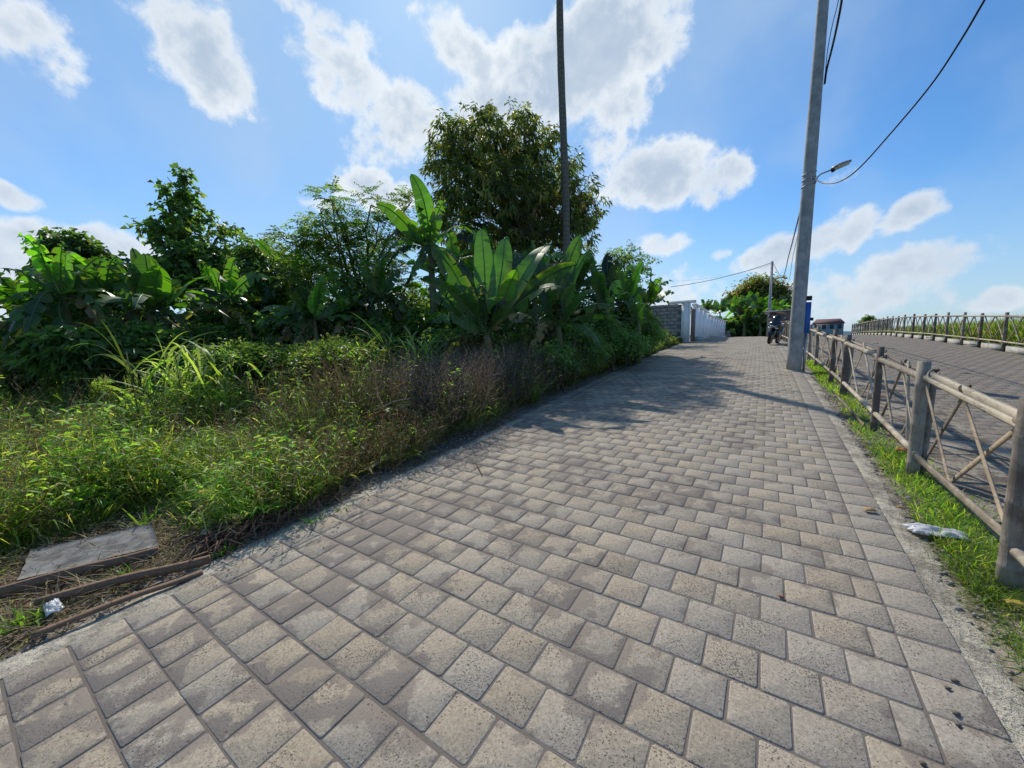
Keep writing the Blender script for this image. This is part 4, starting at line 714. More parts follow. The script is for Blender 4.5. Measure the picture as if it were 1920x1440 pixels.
# a curled offcut of bamboo tied over the near brace, fallen lath
b=MB(); t=np.linspace(0,1.8*math.pi,12); c0=np.array([fx(4.7)+.03,4.70,float(gz(4.7))+.93]); b.tube(np.stack([c0[0]+.03*np.cos(t),c0[1]+.05*np.sin(t),c0[2]+.04*np.sin(t+.9)],-1),.010,6); b.build('tie_loop','bamboo_post',T,loc=FB)
b=MB(); split(b,(1.10,6.5,float(gz(6.5))+.01),(1.02,8.7,float(gz(8.7))+.05),.05); o=b.build('fallen_lath','bamboo_split'); tag(o,'split bamboo lath lying on the ground along the foot of the near fence','bamboo lath')
# far fence on its concrete kerb
ffx=lambda y:5.95+max(0,y-28)*.055
FY=[14.6,16.1,17.75,19.35,20.75,22.25,23.6,25.0,26.5,28.0,29.7]+[31.3+1.6*k for k in range(14)]
FB2=np.array([ffx(14.6),14.6,float(gz(14.6))]); T=thing('bamboo_fence',FB2,'long far bamboo fence with crossed laths in front of the green crop','fence')
KW=thing('concrete_kerb',FB2+[.1,0,0],'low pale concrete kerb under the far bamboo fence','kerb'); bk=MB()
for i,y in enumerate(FY):
    x=ffx(y);z=float(gz(y)); b=MB(); culm(b,(x,y,z-.05),(x+.01*math.sin(i*2),y,z+1.12+.03*math.sin(i*1.7)),.042,.35,9); b.build('post','bamboo_post',T,loc=FB2)
    if i==len(FY)-1: break
    y1=FY[i+1];x1=ffx(y1);z1=float(gz(y1))
    b=MB(); culm(b,(x-.02,y-.1,z+1.0),(x1-.02,y1+.1,z1+1.0),.029,.3,8); b.build('top_rail','bamboo_rail',T,loc=FB2)
    b=MB(); culm(b,(x-.04,y-.1,z+.25),(x1-.04,y1+.1,z1+.25),.026,.3,8); b.build('bottom_rail','bamboo_rail',T,loc=FB2)
    for a,c in ((.05,.5),(.5,.05),(.5,.95),(.95,.5)):
        b=MB(); p=np.array([x,y,z]);q=np.array([x1,y1,z1]); A=p+(q-p)*a+[0.03,0,.24];B=p+(q-p)*c+[.03,0,1.02]; culm(b,A,B,.017,.25,6); b.build('brace','bamboo_rail' if RNG.random()<.6 else 'bamboo_split',T,loc=FB2)
    ang=math.atan2(x1-x,y1-y); L=math.hypot(x1-x,y1-y)-.13; sl_=math.atan2(z1-z,y1-y)
    Rz=Matrix.Rotation(-ang,3,'Z')@Matrix.Rotation(sl_,3,'X'); bk.box(((x+x1)/2+.09,(y+y1)/2,(z+z1)/2+.02),(.14,L,.22),np.array(Rz))
bk.build('kerb_blocks','kerb_concrete',KW,loc=FB2+[.1,0,0])

# ------------------------------------------------------------ utility poles, lamp, cables
PB=np.array([.605,11.8,float(gz(11.8))]); T=thing('utility_pole',PB,'tall grey concrete utility pole at the right road edge','utility pole')
b=MB(); zz=np.linspace(-.1,9.6,20); 
b.tube(np.stack([PB[0]+.012*zz,PB[1]+0*zz,PB[2]+zz],-1),.158-.0065*zz,16); b.build('shaft','pole_concrete',T,loc=PB,smooth=True)
for hz_ in (4.35,4.50,4.62): 
    b=MB(); r=.158-.0065*hz_+.006; t=np.linspace(0,2*math.pi,25); b.tube(np.stack([PB[0]+.012*hz_+r*np.cos(t),PB[1]+r*np.sin(t),PB[2]+hz_+.03*np.cos(t)],-1),.008,5,cap=False); b.build('steel_strap','galvanised',T,loc=PB)
b=MB(); b.box((PB[0]+.20,PB[1]+.02,PB[2]+1.28),(.12,.16,.75)); o=b.build('blue_panel','blue_panel',T,loc=PB)
for bx in (((PB[0]+.20,PB[1],PB[2]+1.75),(.13,.12,.10)),((PB[0]+.27,PB[1],PB[2]+1.25),(.10,.05,.07))): MB().box(*bx).build('bracket','rubber',T,loc=PB)
b=MB(); b.tube([(PB[0]+.20,PB[1]+.03,PB[2]-.05),(PB[0]+.20,PB[1]+.03,PB[2]+.9)],.03,8); b.build('conduit','galvanised',T,loc=PB)
b=MB(); t=np.linspace(0,2*math.pi,24,endpoint=False); R0=.19+.05*vnoise(t*3,t*0,.7,5); ri=np.stack([PB[0]+.15*np.cos(t),PB[1]+.15*np.sin(t),t*0+PB[2]+.035],-1); ro=np.stack([PB[0]+R0*np.cos(t),PB[1]+R0*np.sin(t),gz(PB[1]+R0*np.sin(t))-.004],-1); k=np.arange(24); b.add(np.vstack([ri,ro]),np.stack([k,(k+1)%24,(k+1)%24+24,k+24],-1)); b.build('mortar_foot','kerb_mortar',T,loc=PB,smooth=True)
# lamp
A=at_D(1533,332,11.72); B_=at_D(1560,318,11.72); C_=at_D(1596,302,11.72); T=thing('street_lamp',A,'slim street lamp head on a thin bent arm strapped to the concrete pole','street lamp')
b=MB(); b.tube([A+[-.04,0,-.12],A+[.0,0,-.0],A*.75+B_*.25+[0,0,.03],B_],[.016,.016,.016,.016],8); b.build('arm','galvanised',T,loc=A)
d=nrm(C_-B_); s_=nrm(np.cross(d,(0,0,1))); u_=np.cross(s_,d); L=np.linalg.norm(C_-B_)*1.02; K=9; V=[]
for k in range(K):
    t=k/(K-1); w=.095*(math.sin(math.pi*(.18+.72*t))**.5); h=.065*(math.sin(math.pi*(.2+.72*t))**.6)
    for a in np.linspace(0,math.pi,8): V.append(B_+d*L*t+s_*w*math.cos(a)+u_*h*math.sin(a))
Q=[[k*8+j,k*8+j+1,(k+1)*8+j+1,(k+1)*8+j] for k in range(K-1) for j in range(7)]+[[k*8+7,k*8,(k+1)*8,(k+1)*8+7] for k in range(K-1)]
b=MB(); b.add(np.array(V),Q,[[0,j+1,j] for j in range(1,7)]+[[64,64+j,64+j+1] for j in range(1,7)]); b.build('lamp_head','lamp_body',T,loc=A,smooth=False)
b=MB(); R3=np.stack([d,s_,u_],1); b.box(B_+d*L*.5-u_*.018,(L*.78,.13,.03),R3); b.build('lens','lamp_lens',T,loc=A)
b=MB(); b.box(B_+d*L*.03-u_*.015,(.06,.10,.07),R3); b.build('socket','rubber',T,loc=A)
def cable(name,pts,r,m,label,sag=0,n=24,twist=0):
    pts=[np.asarray(p,float) for p in pts]
    if len(pts)==2:
        t=np.linspace(0,1,n)[:,None]; P_=pts[0]*(1-t)+pts[1]*t; P_[:,2]-=sag*4*(t*(1-t))[:,0]
    else:                                   # Catmull-Rom
        Q=[2*pts[0]-pts[1]]+pts+[2*pts[-1]-pts[-2]]; P_=[]
        for i in range(1,len(Q)-2):
            for t in np.linspace(0,1,10,endpoint=False): P_.append(.5*((2*Q[i])+(-Q[i-1]+Q[i+1])*t+(2*Q[i-1]-5*Q[i]+4*Q[i+1]-Q[i+2])*t*t+(-Q[i-1]+3*Q[i]-3*Q[i+1]+Q[i+2])*t**3))
        P_=np.array(P_+[pts[-1]])
    b=MB()
    if twist:
        K=np.interp(np.linspace(0,len(P_)-1,len(P_)*8),np.arange(len(P_)),np.arange(len(P_))); PP=np.stack([np.interp(K,np.arange(len(P_)),P_[:,i]) for i in range(3)],-1); ph=np.arange(len(PP))*.55
        for s0 in (0,math.pi): b.tube(PP+twist*np.stack([np.cos(ph+s0),np.sin(ph+s0)*.4,np.sin(ph+s0)*.3],-1),r*.62,5)
    else: b.tube(P_,r,6)
    o=b.build(name,m,loc=pts[0]); return tag(o,label,'cable')
cable('overhead_cable',[at_D(1522,334,11.6),at_D(1531,338,11.5),at_D(1548,344,11.2),at_D(1575,340,10.7),at_D(1610,316,10.2),at_D(1670,250,9.4),at_D(1745,160,8.6),at_D(1800,78,8.0),at_D(1849,-5,7.5),at_D(1900,-90,7.0)],.013,'cable_rubber','black cable sweeping from the lamp strap up to the top right corner')
cable('overhead_cable',[at_D(1546,158,11.95),at_D(1550,130,11.6),at_D(1560,90,11.2),at_D(1570,45,10.6),at_D(1579,-5,10),at_D(1590,-90,9)],.017,'cable_rubber','twisted black cable rising beside the top of the concrete pole',twist=.013)
cable('overhead_cable',[at_D(1546,158,11.95),at_D(1551,100,11.7),at_D(1560,50,11.3),at_D(1573,-5,10.7),at_D(1583,-90,10)],.008,'cable_rubber','thin black wire beside the twisted cable at the pole top')
fp=at_D(1448,492,42)
cable('overhead_cable',[at_D(1508,352,11.95),at_D(1502,390,13),at_D(1492,430,15.5),at_D(1480,475,20),at_D(1466,520,30),at_D(1450,494,42)],.017,'cable_rubber','twisted dark cable hanging from the concrete pole to the far pole',twist=.013)
cable('overhead_cable',[at_D(1507,372,12),at_D(1499,420,14),at_D(1487,480,18),at_D(1474,530,28),at_D(1451,500,42)],.009,'cable_grey','thin grey wire hanging beside the twisted cable left of the pole')
cable('overhead_cable',[fp,at_D(1258,538,34)],.022,'cable_rubber','dark cable from the far pole down behind the ragged banana leaves',sag=.25)
cable('overhead_cable',[fp-[0,0,.15],at_D(1240,526,52)],.012,'cable_grey','faint thin wire from the far pole toward the thicket',sag=.5)
PB=np.array([fp[0],fp[1],float(gz(fp[1]))]); T=thing('utility_pole',PB,'slender far utility pole standing before the round tree','utility pole')
b=MB(); b.tube([PB-[0,0,.1],(PB+fp)/2,fp+[0,0,.1]],[.15,.12,.09],10); b.build('shaft','pole_concrete',T,loc=PB,smooth=True)
b=MB(); b.tube([fp+[-.1,0,-.1],fp+[.1,0,-.1]],.03,6); b.build('insulator','dark_band',T,loc=PB)
g0=at_D(1446,505,41.6); b=MB(); b.tube([g0,at_D(1446.5,600,38.5)],.014,5); tag(b.build('guy_wire','cable_grey',loc=g0),'pale thin stay wire running down in front of the far pole','wire')

# ------------------------------------------------------------ walls and buildings
WX=-3.75; WY=24.3; wz=float(gz(WY)); 
T=thing('block_wall',(WX-2,WY,wz),'grey bare concrete-block wall facing the viewer beside the white pillar','wall'); L0=np.array([WX-2,WY,wz])
b=MB(); b.box((WX-2.45,WY+.01,wz+1.05),(4.1,.08,2.2)); b.build('mortar','mortar',T,loc=L0)
b=MB(); 
for r_ in range(11):
    z=wz-.05+.1+r_*.205; x=WX-.42-(.0 if r_%2 else .2)
    first=True
    while x>WX-4.5:
        w=.385 if not (first and r_%2==0) else .385; first=False; dx,dy=RNG.normal(0,.004,2); b.box((x-w/2,WY+.01+dy,z),(w-.012,.11,.18)); x-=w+.012
b.build('block_courses','wall_block',T,loc=L0)
T=thing('gate_pillar',(WX-.18,WY,wz),'white rendered pillar where the grey block wall meets the white walls','pillar'); L0=np.array([WX-.18,WY,wz])
b=MB(); b.box((WX-.21,WY+.05,wz+1.08),(.40,.30,2.30)); b.box((WX+.012,WY+.01,wz+1.1),(.05,.26,2.36)); b.build('shaft','white_paint',T,loc=L0)
b=MB(); b.box((WX-.45,WY+.22,wz+2.30),(1.5,.16,.16)); b.box((WX-.20,WY+.05,wz+2.27),(.5,.4,.08)); b.build('cap','white_paint',T,loc=L0)
b=MB(); b.box((WX+.10,WY+.75,wz+.95),(.12,.9,1.9)); b.build('unrendered_patch','brown_wall',T,loc=L0)
def wwall(y0,y1,h0,h1,label,x0,x1):
    L0=np.array([x0,y0,float(gz(y0))]); T=thing('white_wall',L0,label,'wall'); n=max(3,int((y1-y0)/2.1)); b=MB(); bp=MB()
    for k in range(n):
        ya=y0+(y1-y0)*k/n; yb=y0+(y1-y0)*(k+1)/n; f=(k+.5)/n; h=h0*(1-f)+h1*f; x=x0+(x1-x0)*f; z=float(gz((ya+yb)/2)); a=-math.atan2(x1-x0,y1-y0); R=np.array(Matrix.Rotation(a,3,'Z'))
        b.box((x,(ya+yb)/2,z+h/2-.1),(.14,yb-ya+.02,h),R); bp.box((x+.012,ya+.12,z+h/2-.1),(.15,.22,h-.06),R)
    b.build('panel','white_paint',T,loc=L0); bp.build('pier','white_paint',T,loc=L0); b=MB()
    f=.5; z0,z1=float(gz(y0))+h0-.08,float(gz(y1))+h1-.08; sl_=math.atan2(z1-z0,y1-y0); R=np.array(Matrix.Rotation(-math.atan2(x1-x0,y1-y0),3,'Z')@Matrix.Rotation(sl_,3,'X')); b.box(((x0+x1)/2,(y0+y1)/2,(z0+z1)/2),(.26,math.hypot(y1-y0,x1-x0)+.1,.12),R); b.build('coping','white_paint',T,loc=L0)
    b=MB(); b.box(((x0+x1)/2+.12,(y0+y1)/2,(float(gz(y0))+float(gz(y1)))/2-.03),(.3,y1-y0,.3),R); b.build('plinth','kerb_concrete',T,loc=L0)
wwall(25.6,31.8,2.25,1.95,'nearer taller white boundary wall behind the gate pillar',WX+.05,WX+.03)
wwall(32.1,47.0,1.78,1.70,'farther lower white boundary wall along the left road edge',WX+.02,WX+.0)
b=MB(); 
for k in range(3): b.box((WX+.25+.02*k,47.6,float(gz(47))+.12+.21*k),(.6-.1*k,.4,.2))
tag(b.build('block_stack','wall_block'),'small stack of grey blocks at the far end of the white wall','blocks')
c=at_D(1474,600,39); c[2]=float(gz(c[1])); T=thing('shed',c,'small brown shed with a thin flat roof behind the near fence','shed')
b=MB(); b.box(c+[0,0,.95],(2.3,2.6,1.9)); b.build('wall','brown_wall',T,loc=c); b=MB(); b.box(c+[-.1,0,2.0],(2.8,3.4,.10),np.array(Matrix.Rotation(rad(-2),3,'Y'))); b.build('roof','tin_roof',T,loc=c)
b=MB(); b.box(c+[-.75,-1.31,.9],(.12,.04,1.8)); b.build('opening','dark_glass',T,loc=c)
def farb(label,px0,px1,pyt,Dd,wall,roof,hip=.25,m='far_wall',rm='red_roof'):
    a=at_D(px0,pyt,Dd);e=at_D(px1,pyt,Dd);w=np.linalg.norm((e-a)[:2]); c=(a+e)/2; g=float(zt(c[0],c[1]))-1; L0=np.array([c[0],c[1],g]); th=math.atan2(e[1]-a[1],e[0]-a[0]); R=np.array(Matrix.Rotation(th,3,'Z')); T=thing('house',L0,label,'house')
    ht=c[2]-g; ev=ht*(1-roof); b=MB(); b.box((c[0],c[1],g+ev/2),(w*.96,w*.6,ev),R); b.build('wall',m,T,loc=L0)
    b=MB(); V=np.array([[-w/2,-w*.34,ev],[w/2,-w*.34,ev],[w/2,w*.34,ev],[-w/2,w*.34,ev],[-w/2*(1-hip),0,ht],[w/2*(1-hip),0,ht],[-w/2,-w*.34,ev-.25],[w/2,-w*.34,ev-.25],[w/2,w*.34,ev-.25],[-w/2,w*.34,ev-.25]])@R.T+[c[0],c[1],g]
    b.add(V,[[0,1,5,4],[2,3,4,5],[6,7,1,0],[7,8,2,1],[8,9,3,2],[9,6,0,3],[9,8,7,6]],[[3,0,4],[1,2,5]]); b.build('roof',rm,T,loc=L0)
    for k in range(4):
        b=MB(); p=np.array([(-.36+.24*k)*w,-w*.302,ev*.80])@R.T+[c[0],c[1],g]; b.box(p,(w*.12,.1,.9),R); b.build('window','dark_glass',T,loc=L0)
farb('grey house with a red hipped roof on the skyline beyond the pole',1524,1584,598,120,0,.16)
farb('long low grey building on the skyline above the far fence',1618,1672,598,150,0,.18,.1,rm='grey_roof')

# ------------------------------------------------------------ motorbike
def lathe(b,c,axis,prof,n=20):
    axis=nrm(axis); ref=np.array([0,0,1.]) if abs(axis[2])<.9 else np.array([1.,0,0]); s=nrm(np.cross(axis,ref)); u=np.cross(s,axis); V=[]
    for off,r in prof:
        for k in range(n): a=2*math.pi*k/n; V.append(np.asarray(c)+axis*off+r*(s*math.cos(a)+u*math.sin(a)))
    m=len(prof); Q=[[i*n+j,i*n+(j+1)%n,(i+1)*n+(j+1)%n,(i+1)*n+j] for i in range(m-1) for j in range(n)]; b.add(np.array(V),Q)
def loft(b,secs,n=14,p=2.6):    # secs: (y, z centre, half width, half height)
    V=[]
    for y,z,w,h in secs:
        for k in range(n): a=2*math.pi*k/n; ca,sa=math.cos(a),math.sin(a); V.append((w*np.sign(ca)*abs(ca)**(2/p),y,z+h*np.sign(sa)*abs(sa)**(2/p)))
    m=len(secs); Q=[[i*n+j,i*n+(j+1)%n,(i+1)*n+(j+1)%n,(i+1)*n+j] for i in range(m-1) for j in range(n)]; V=V+[(0,secs[0][0],secs[0][1]),(0,secs[-1][0],secs[-1][1])]
    b.add(np.array(V),Q,[[m*n,(j+1)%n,j] for j in range(n)]+[[m*n+1,(m-1)*n+j,(m-1)*n+(j+1)%n] for j in range(n)])
mp=np.array([.27,21.6,float(gz(21.6))]); T=thing('motorbike',mp,'black scooter with dark windscreen leaning on its stand beside the fence','motorbike')
T.rotation_euler=(0,rad(11),rad(-14))      # front faces the viewer (-Y), leaning
def part(b,name,m,parent=None,smooth=True): return b.build(name,m,parent or T,smooth=smooth)
for yy,nm in ((-.66,'front_wheel'),(.66,'rear_wheel')):
    b=MB(); t=np.linspace(-math.pi,math.pi,13); lathe(b,(0,yy,.30),(1,0,0),[(.06*math.cos(a)*(1 if yy>0 else .9),.245+.055*math.sin(a)) for a in t],28); o=part(b,nm,'rubber')
    b=MB(); lathe(b,(0,yy,.30),(1,0,0),[(-.045,.20),(-.03,.165),(.03,.165),(.045,.20)],24)
    for k in range(6): a=k*math.pi/3; b.box((0,yy+.10*math.cos(a),.30+.10*math.sin(a)),(.03,.2,.028),np.array(Matrix.Rotation(a,3,'X')))
    lathe(b,(0,yy,.30),(1,0,0),[(-.06,0.001),(-.06,.045),(.06,.045),(.06,.001)],12); part(b,'rim','copper_rim',o,False)
    b=MB(); lathe(b,(.055,yy,.30),(1,0,0),[(0,.06),(0,.12),(.005,.12),(.005,.06)],20); part(b,'brake_disc','chrome',o,False)
b=MB(); 
for sx in (-.085,.085): b.tube([(sx,-.66,.30),(sx,-.56,.62),(sx*.7,-.50,.80)],.022,8)
part(b,'fork','galvanised')
b=MB(); a=np.linspace(.25,2.6,9); V=[]
for t in a:
    for sx in (-.075,-.05,0,.05,.075): V.append((sx,-.66-.32*math.cos(t),.30+(.335-.35*abs(sx)**1.2)*math.sin(t)))
b.add(np.array(V),[[i*5+j,i*5+j+1,(i+1)*5+j+1,(i+1)*5+j] for i in range(8) for j in range(4)]); part(b,'front_mudguard','black_gloss')
b=MB(); loft(b,[(-.74,.80,.07,.05),(-.70,.82,.17,.13),(-.58,.84,.25,.22),(-.44,.82,.26,.26),(-.34,.78,.22,.28)]); part(b,'front_fairing','black_gloss')
b=MB(); loft(b,[(-.52,.56,.15,.16),(-.40,.52,.23,.24),(-.30,.48,.21,.26),(-.22,.42,.16,.2)]); part(b,'leg_shield','black_gloss')
b=MB(); loft(b,[(-.28,.36,.14,.10),(.0,.36,.17,.12),(.25,.50,.18,.20),(.55,.62,.17,.16),(.85,.70,.10,.09),(.98,.74,.05,.05)]); part(b,'body','black_gloss')
b=MB(); loft(b,[(.02,.74,.10,.05),(.2,.77,.15,.06),(.5,.80,.14,.06),(.78,.85,.10,.05)]); part(b,'seat','seat_vinyl')
V=[]; 
for i,(y,z,w) in enumerate([(-.66,.98,.17),(-.62,1.10,.17),(-.54,1.24,.14),(-.47,1.32,.08)]):
    for s in np.linspace(-1,1,7): V.append((w*s,y+.07*s*s,z))
b=MB(); b.add(np.array(V),[[i*7+j,i*7+j+1,(i+1)*7+j+1,(i+1)*7+j] for i in range(3) for j in range(6)]); part(b,'windscreen','smoke_screen')
b=MB(); b.box((0,-.765,.80),(.26,.02,.08)); part(b,'screen_reflection','reflection_grey',None,False)  # pale box standing in for the reflection on the windscreen
for sx in (-1,1):
    b=MB(); loft(b,[(-.735,.72,.03,.012),(-.71,.73,.065,.03),(-.66,.74,.07,.035)]); b.v[-1][:,0]+=sx*.13; part(b,'headlight','head_glass')
    b=MB(); b.tube([(sx*.05,-.42,1.02),(sx*.22,-.38,1.03),(sx*.36,-.34,1.00)],[.016,.016,.02],8); part(b,'handlebar','rubber')
    b=MB(); b.tube([(sx*.26,-.40,1.04),(sx*.30,-.42,1.18)],.008,6); loft(b,[(-.44,1.2,.03,.02),(-.42,1.2,.07,.045),(-.40,1.2,.06,.04)]); b.v[-1][:,0]+=sx*.33; part(b,'mirror','black_gloss')
b=MB(); b.tube([(-.12,.1,.30),(-.19,.4,.28),(-.21,.55,.32),(-.22,.98,.42)],[.03,.045,.06,.055],12); part(b,'exhaust','silver_paint')
b=MB(); b.box((-.23,-.02,.62),(.05,.30,.14),np.array(Matrix.Rotation(.3,3,'X'))); part(b,'side_cover','silver_paint',None,False)
b=MB(); b.tube([(.08,.1,.25),(.24,.14,.045)],.013,6); part(b,'side_stand','chrome')

# ------------------------------------------------------------ small things on the verges
def onground(px,py,dz=0):
    d=ray(px,py); t=-(HC)/d[2]
    for _ in range(30): p=O+d*t; g=float(zt(p[0],p[1])) if p[0]<-3.2 else float(gz(p[1])); t*=(g+dz-HC)/(p[2]-HC)
    return O+d*t
def plank(label,pa,pb,w,th,m,zoff=(0,0),name='plank'):
    a=onground(*pa);c=onground(*pb);a[2]+=zoff[0];c[2]+=zoff[1]; d=nrm(c-a);s=nrm(np.cross(d,(0,0,1)));u=np.cross(s,d);L=np.linalg.norm(c-a);K=12;V=[];rg=RNG
    for k in range(K):
        f=k/(K-1); p=a+(c-a)*f+u*.008*math.sin(f*5)+s*.006*math.sin(f*9); ww=w*(1+.04*rg.normal()); 
        for x_,z_ in ((-.5,0),(.5,0),(.5,1),(-.5,1)): V.append(p+s*ww*x_+u*th*z_)
    b=MB(); b.add(np.array(V)-a,[[i*4+j,i*4+(j+1)%4,(i+1)*4+(j+1)%4,(i+1)*4+j] for i in range(K-1) for j in range(4)]+[[3,2,1,0],[(K-1)*4,(K-1)*4+1,(K-1)*4+2,(K-1)*4+3]])
    o=b.build(name,m); o.location=a; return tag(o,label,name.replace('_',' '))
plank('long weathered brown plank on edge along the front of the concrete slab',(-60,1140),(300,1040),.028,.07,'old_wood')
plank('orange-brown plank lying lower left beside the paving',(70,1138),(395,1052),.035,.05,'old_wood')
plank('dark mossy beam between the lower plank and the paving',(60,1195),(380,1072),.04,.02,'old_wood')
plank('thin grey stick lying level across the weeds left of the twigs',(365,944),(545,938),.025,.02,'pale_wood',(.06,.05),'stick')
plank('short pale broken board tilted against the twig pile',(378,1018),(400,982),.06,.015,'pale_wood',(0,.03),'board')
plank('dry brown palm stalk lying along the weeds by the road',(690,884),(812,822),.05,.03,'pale_wood',(.02,.10),'stalk')
plank('thin dark bent stick by the end of the twig pile',(440,1010),(520,960),.03,.02,'old_wood',(.02,.05),'stick')
a=[onground(30,1100),onground(300,1032),onground(285,990),onground(60,1040)]; b=MB(); V=[p+[0,0,.035] for p in a]
n=9; G=np.array([[(V[0]*(1-u)+V[1]*u)*(1-v)+(V[3]*(1-u)+V[2]*u)*v for v in np.linspace(0,1,n)] for u in np.linspace(0,1,n*2)]); G[...,2]+=.008*vnoise(G[...,0],G[...,1],.1,3); G[:,0,:2]+=RNG.normal(0,.003,(2*n,2)); G[0,:,:2]+=RNG.normal(0,.006,(n,2))
I=np.arange(2*n*n).reshape(2*n,n); Gt=G.reshape(-1,3); Bt=Gt-[0,0,.07]; off=len(Gt); Q=[[I[i,j],I[i+1,j],I[i+1,j+1],I[i,j+1]] for i in range(2*n-1) for j in range(n-1)]
ring=list(I[:,0])+list(I[-1,1:])+list(I[-2::-1,-1])+list(I[0,-2:0:-1]); Q+=[[ring[k],ring[(k+1)%len(ring)],ring[(k+1)%len(ring)]+off,ring[k]+off] for k in range(len(ring))]
b.add(np.vstack([Gt,Bt])-a[0],Q); o=b.build('concrete_slab','slab_concrete'); o.location=a[0]; tag(o,'grey concrete slab lying in the grass beside the planks','concrete slab')
b=MB(); n=900; y=RNG.uniform(-.3,5.5,n); x=LE(y)-.22-RNG.random(n)**1.4*.75; sz=RNG.uniform(.008,.035,n)*np.where(RNG.random(n)<.08,1.5,1); a=RNG.random(n)*6.28; z=zt(x,y)-.02+.012*RNG.random(n)
ribbons(b,np.stack([x,y,z],-1),np.stack([np.cos(a),np.sin(a),RNG.normal(0,.12,n)],-1),sz*2.2,sz*.45,.05,pick([(.30,.22,.15),(.20,.14,.10),(.42,.34,.24),(.12,.09,.07)],n,.2),3,wide=.3)
tag(b.build('bark_debris','dry_stems'),'bark chips and leaf litter scattered along the bare strip left of the paving','litter',kind='stuff')
b=MB(); n=9000; q=RNG.random(n); cxy=[(-3.85,-.1),(-4.5,-.15),(-4.9,.5),(-4.75,1.2),(-4.2,1.25),(-3.75,1.3),(-3.6,-.35),(-3.95,.55),(-3.45,.15),(-3.7,.8),(-4.9,.1),(-4.6,1.35),(-3.55,.5)]; ci=RNG.integers(0,len(cxy),n); cc_=np.array(cxy)[ci]; x=cc_[:,0]+RNG.normal(0,.10,n); y=cc_[:,1]+RNG.normal(0,.12,n); a=RNG.random(n)*6.28; el=RNG.uniform(.3,1.4,n)
ribbons(b,np.stack([x,y,zt(x,y)-.05],-1),np.stack([np.cos(a)*np.cos(el),np.sin(a)*np.cos(el),np.sin(el)],-1),RNG.uniform(.05,.22,n)*np.array([1,1.3,1.6,1.6,1.6,1.3,.7,.4,.4,.4,1.5,1.6,.5])[ci],.009,RNG.uniform(.1,.8,n),pick(GG,n),3,wide=.35)
tag(b.build('plank_side_grass','grass_blades'),'grass growing through and around the slab and rotten planks','grass',kind='stuff')
# twig pile
c=onground(520,965); b=MB()
for k in range(230):
    f=RNG.random(); p=onground(380+f*230+RNG.normal(0,12),1022-f*98+RNG.normal(0,10)); a=RNG.normal(-.9,.7); L=RNG.uniform(.08,.38); d=np.array([math.cos(a),math.sin(a),RNG.normal(0,.12)])*L; b.tube(np.array([p+[0,0,.02],p+d*.5+[0,0,.03+RNG.random()*.06]+RNG.normal(0,.012,3),p+d+[0,0,.015]])-c,[.006,.005,.003],4,col=(.17,.09,.07) if RNG.random()<.6 else (.26,.18,.12))
o=b.build('twig_pile','dry_stems'); o.location=c; tag(o,'pile of reddish dry twigs at the edge of the weeds','twigs',kind='stuff')
def crumple(name,label,cat,px,py,sx,sy,h,m,col=(.7,.7,.7),dz=0,rot=0.,n=16,seed=1,amp=1):
    c=onground(px,py,dz); u=np.linspace(-1,1,n); X,Y=np.meshgrid(u,u,indexing='ij'); Z=h*(vnoise(X+5,Y+5,.45,seed)*.7+vnoise(X+9,Y+3,.2,seed+1)*.45)*amp*(1-.8*np.maximum(abs(X),abs(Y))**3)+.004; ir=1+.25*vnoise(np.arctan2(Y,X)*2+9,X*0,.5,seed+2)
    x_=X*sx*ir;y_=Y*sy*ir; xr=x_*math.cos(rot)-y_*math.sin(rot); yr=x_*math.sin(rot)+y_*math.cos(rot); sl=.058*(1)
    I=np.arange(n*n).reshape(n,n); V=np.stack([xr,yr,Z+yr*sl],-1).reshape(-1,3); V2=V-[0,0,.0015]; Q=np.stack([I[:-1,:-1],I[1:,:-1],I[1:,1:],I[:-1,1:]],-1).reshape(-1,4); b=MB(); b.add(V,Q,c=col)
    o=b.build(name,m); o.location=c; sm=o.modifiers.new('thickness','SOLIDIFY'); sm.thickness=.001; return tag(o,label,cat)
crumple('plastic_bag','crumpled white plastic bag lying on the right verge by the grass','litter',1757,1000,.13,.05,.05,'white_plastic',rot=.15,seed=3,dz=.0)
crumple('plastic_bag','small torn white plastic scrap at the left end of the crumpled bag','litter',1722,997,.05,.025,.03,'white_plastic',rot=-.5,seed=5)
crumple('plastic_scrap','white plastic scrap caught in the weeds above the twigs','litter',522,925,.06,.05,.08,'white_plastic',seed=8,dz=.10)
crumple('plastic_scrap','small pale scrap at the bottom of the planks on the left','litter',100,1140,.07,.03,.04,'white_plastic',seed=12,dz=.02)
crumple('dry_leaf','tan dry leaf lying on the right border stones','leaf',1631,958,.035,.02,.03,'dry_stems',(.50,.36,.20),seed=14,dz=.01,rot=.3,n=8)
crumple('dry_leaf','yellow dry leaf in the grass at the lower right','leaf',1905,1135,.03,.018,.03,'dry_stems',(.45,.36,.08),seed=15,dz=.03,n=8)
crumple('dry_leaf','small orange dead leaf at the foot of the near fence post','leaf',1690,845,.04,.03,.04,'dry_stems',(.40,.18,.06),seed=16,dz=.03,n=8)
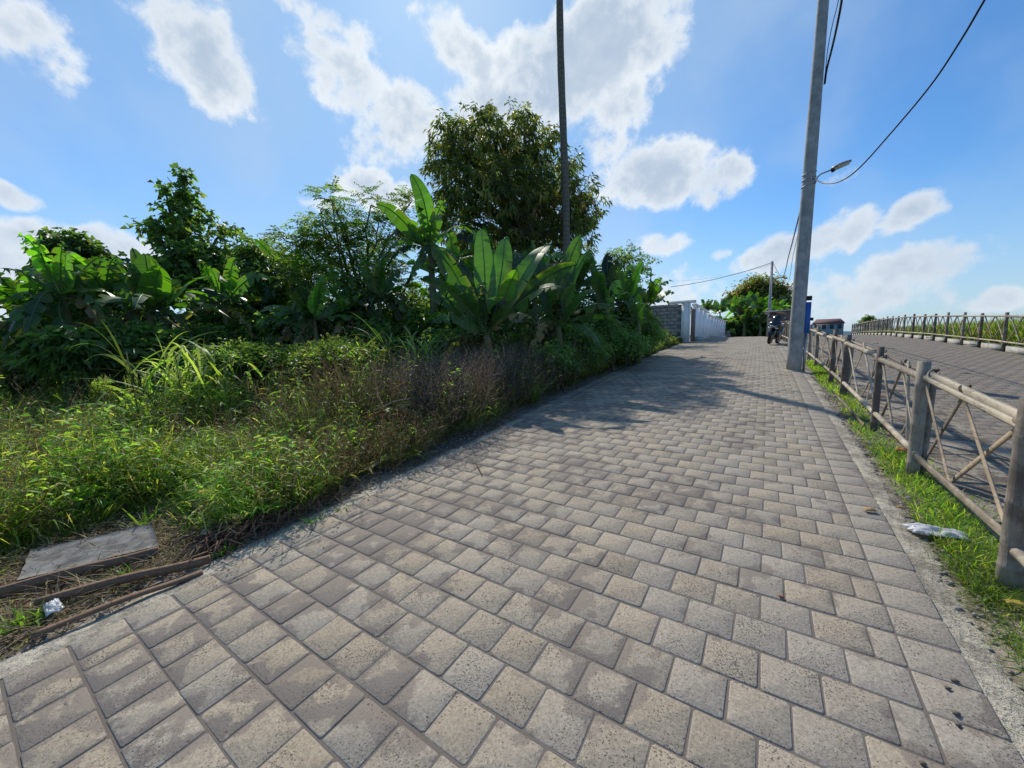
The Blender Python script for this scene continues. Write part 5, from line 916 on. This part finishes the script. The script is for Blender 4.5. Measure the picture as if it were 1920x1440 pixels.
crumple('dry_leaf','small red-brown leaf lying in a joint of the paving','leaf',1465,1120,.012,.008,.01,'dry_stems',(.30,.10,.05),seed=17,dz=.003,n=6)
crumple('dry_leaf','small brown leaf on the verge near the crumpled bag','leaf',1690,953,.025,.014,.02,'dry_stems',(.36,.24,.12),seed=18,dz=.02,n=8)
c=onground(895,880); b=MB(); b.tube(np.array([onground(905,895)+[0,0,.008],onground(897,880)+[0,0,.02],onground(890,864)+[0,0,.012]])-c,[.003,.005,.003],5,col=(.35,.2,.1)); o=b.build('twig','dry_stems'); o.location=c; tag(o,'small brown twig lying alone on the paving','twig')
# heap of dead orange leaves and pale branches in the weeds
c=onground(740,800); c=at_D(738,778,5.2); T=thing('dead_leaf_heap',c,'heap of orange dead banana leaves and pale branches in the weeds','dead leaves')
for k in range(10):
    b=MB(); a=RNG.random()*6.28; banana_leaf(b,c+[0,0,.05],c+np.array([math.cos(a)*.42,math.sin(a)*.42,RNG.uniform(-.1,.12)]),.11,.1,-.2,RNG.normal(0,.6),.9,((.42,.16,.05),(.50,.30,.12)) if k%3 else ((.30,.33,.18),(.40,.38,.22))); b.build('dead_leaf','dry_stems',T,loc=c)
for q,(p1,p2) in enumerate([((700,770),(775,745)),((725,800),(765,752)),((690,790),(760,775))]):
    b=MB(); A=at_D(*p1,5.15);B=at_D(*p2,5.3); b.tube([A,(A+B)/2+[0,0,.03],B],[.008,.007,.004],6,col=(.5,.47,.4)); b.build('branch','dry_stems',T,loc=c)
# stray pebbles and black crumbs on the paving, right foreground
for k,(px,py,s,lb) in enumerate([(1790,1275,.016,'dark clod of soil on the right border stones, upper one'),(1776,1288,.012,'dark clod of soil just left of the upper clod'),(1792,1335,.018,'largest dark clod of soil on the right border stones'),(1795,1357,.014,'brown clod of soil below the largest clod'),(1730,1430,.012,'black crumb on the paving at the bottom right')]):
    c=onground(px,py,.006); b=MB(); V=ov*s*RNG.uniform(.6,1.3,(6,1)); b.add(V,None,ft); o=b.build('soil_clod','joint_sand'); o.location=c; tag(o,lb,'clod')
print('faces',sum(len(o.data.polygons) for o in bpy.data.objects if o.type=='MESH'))
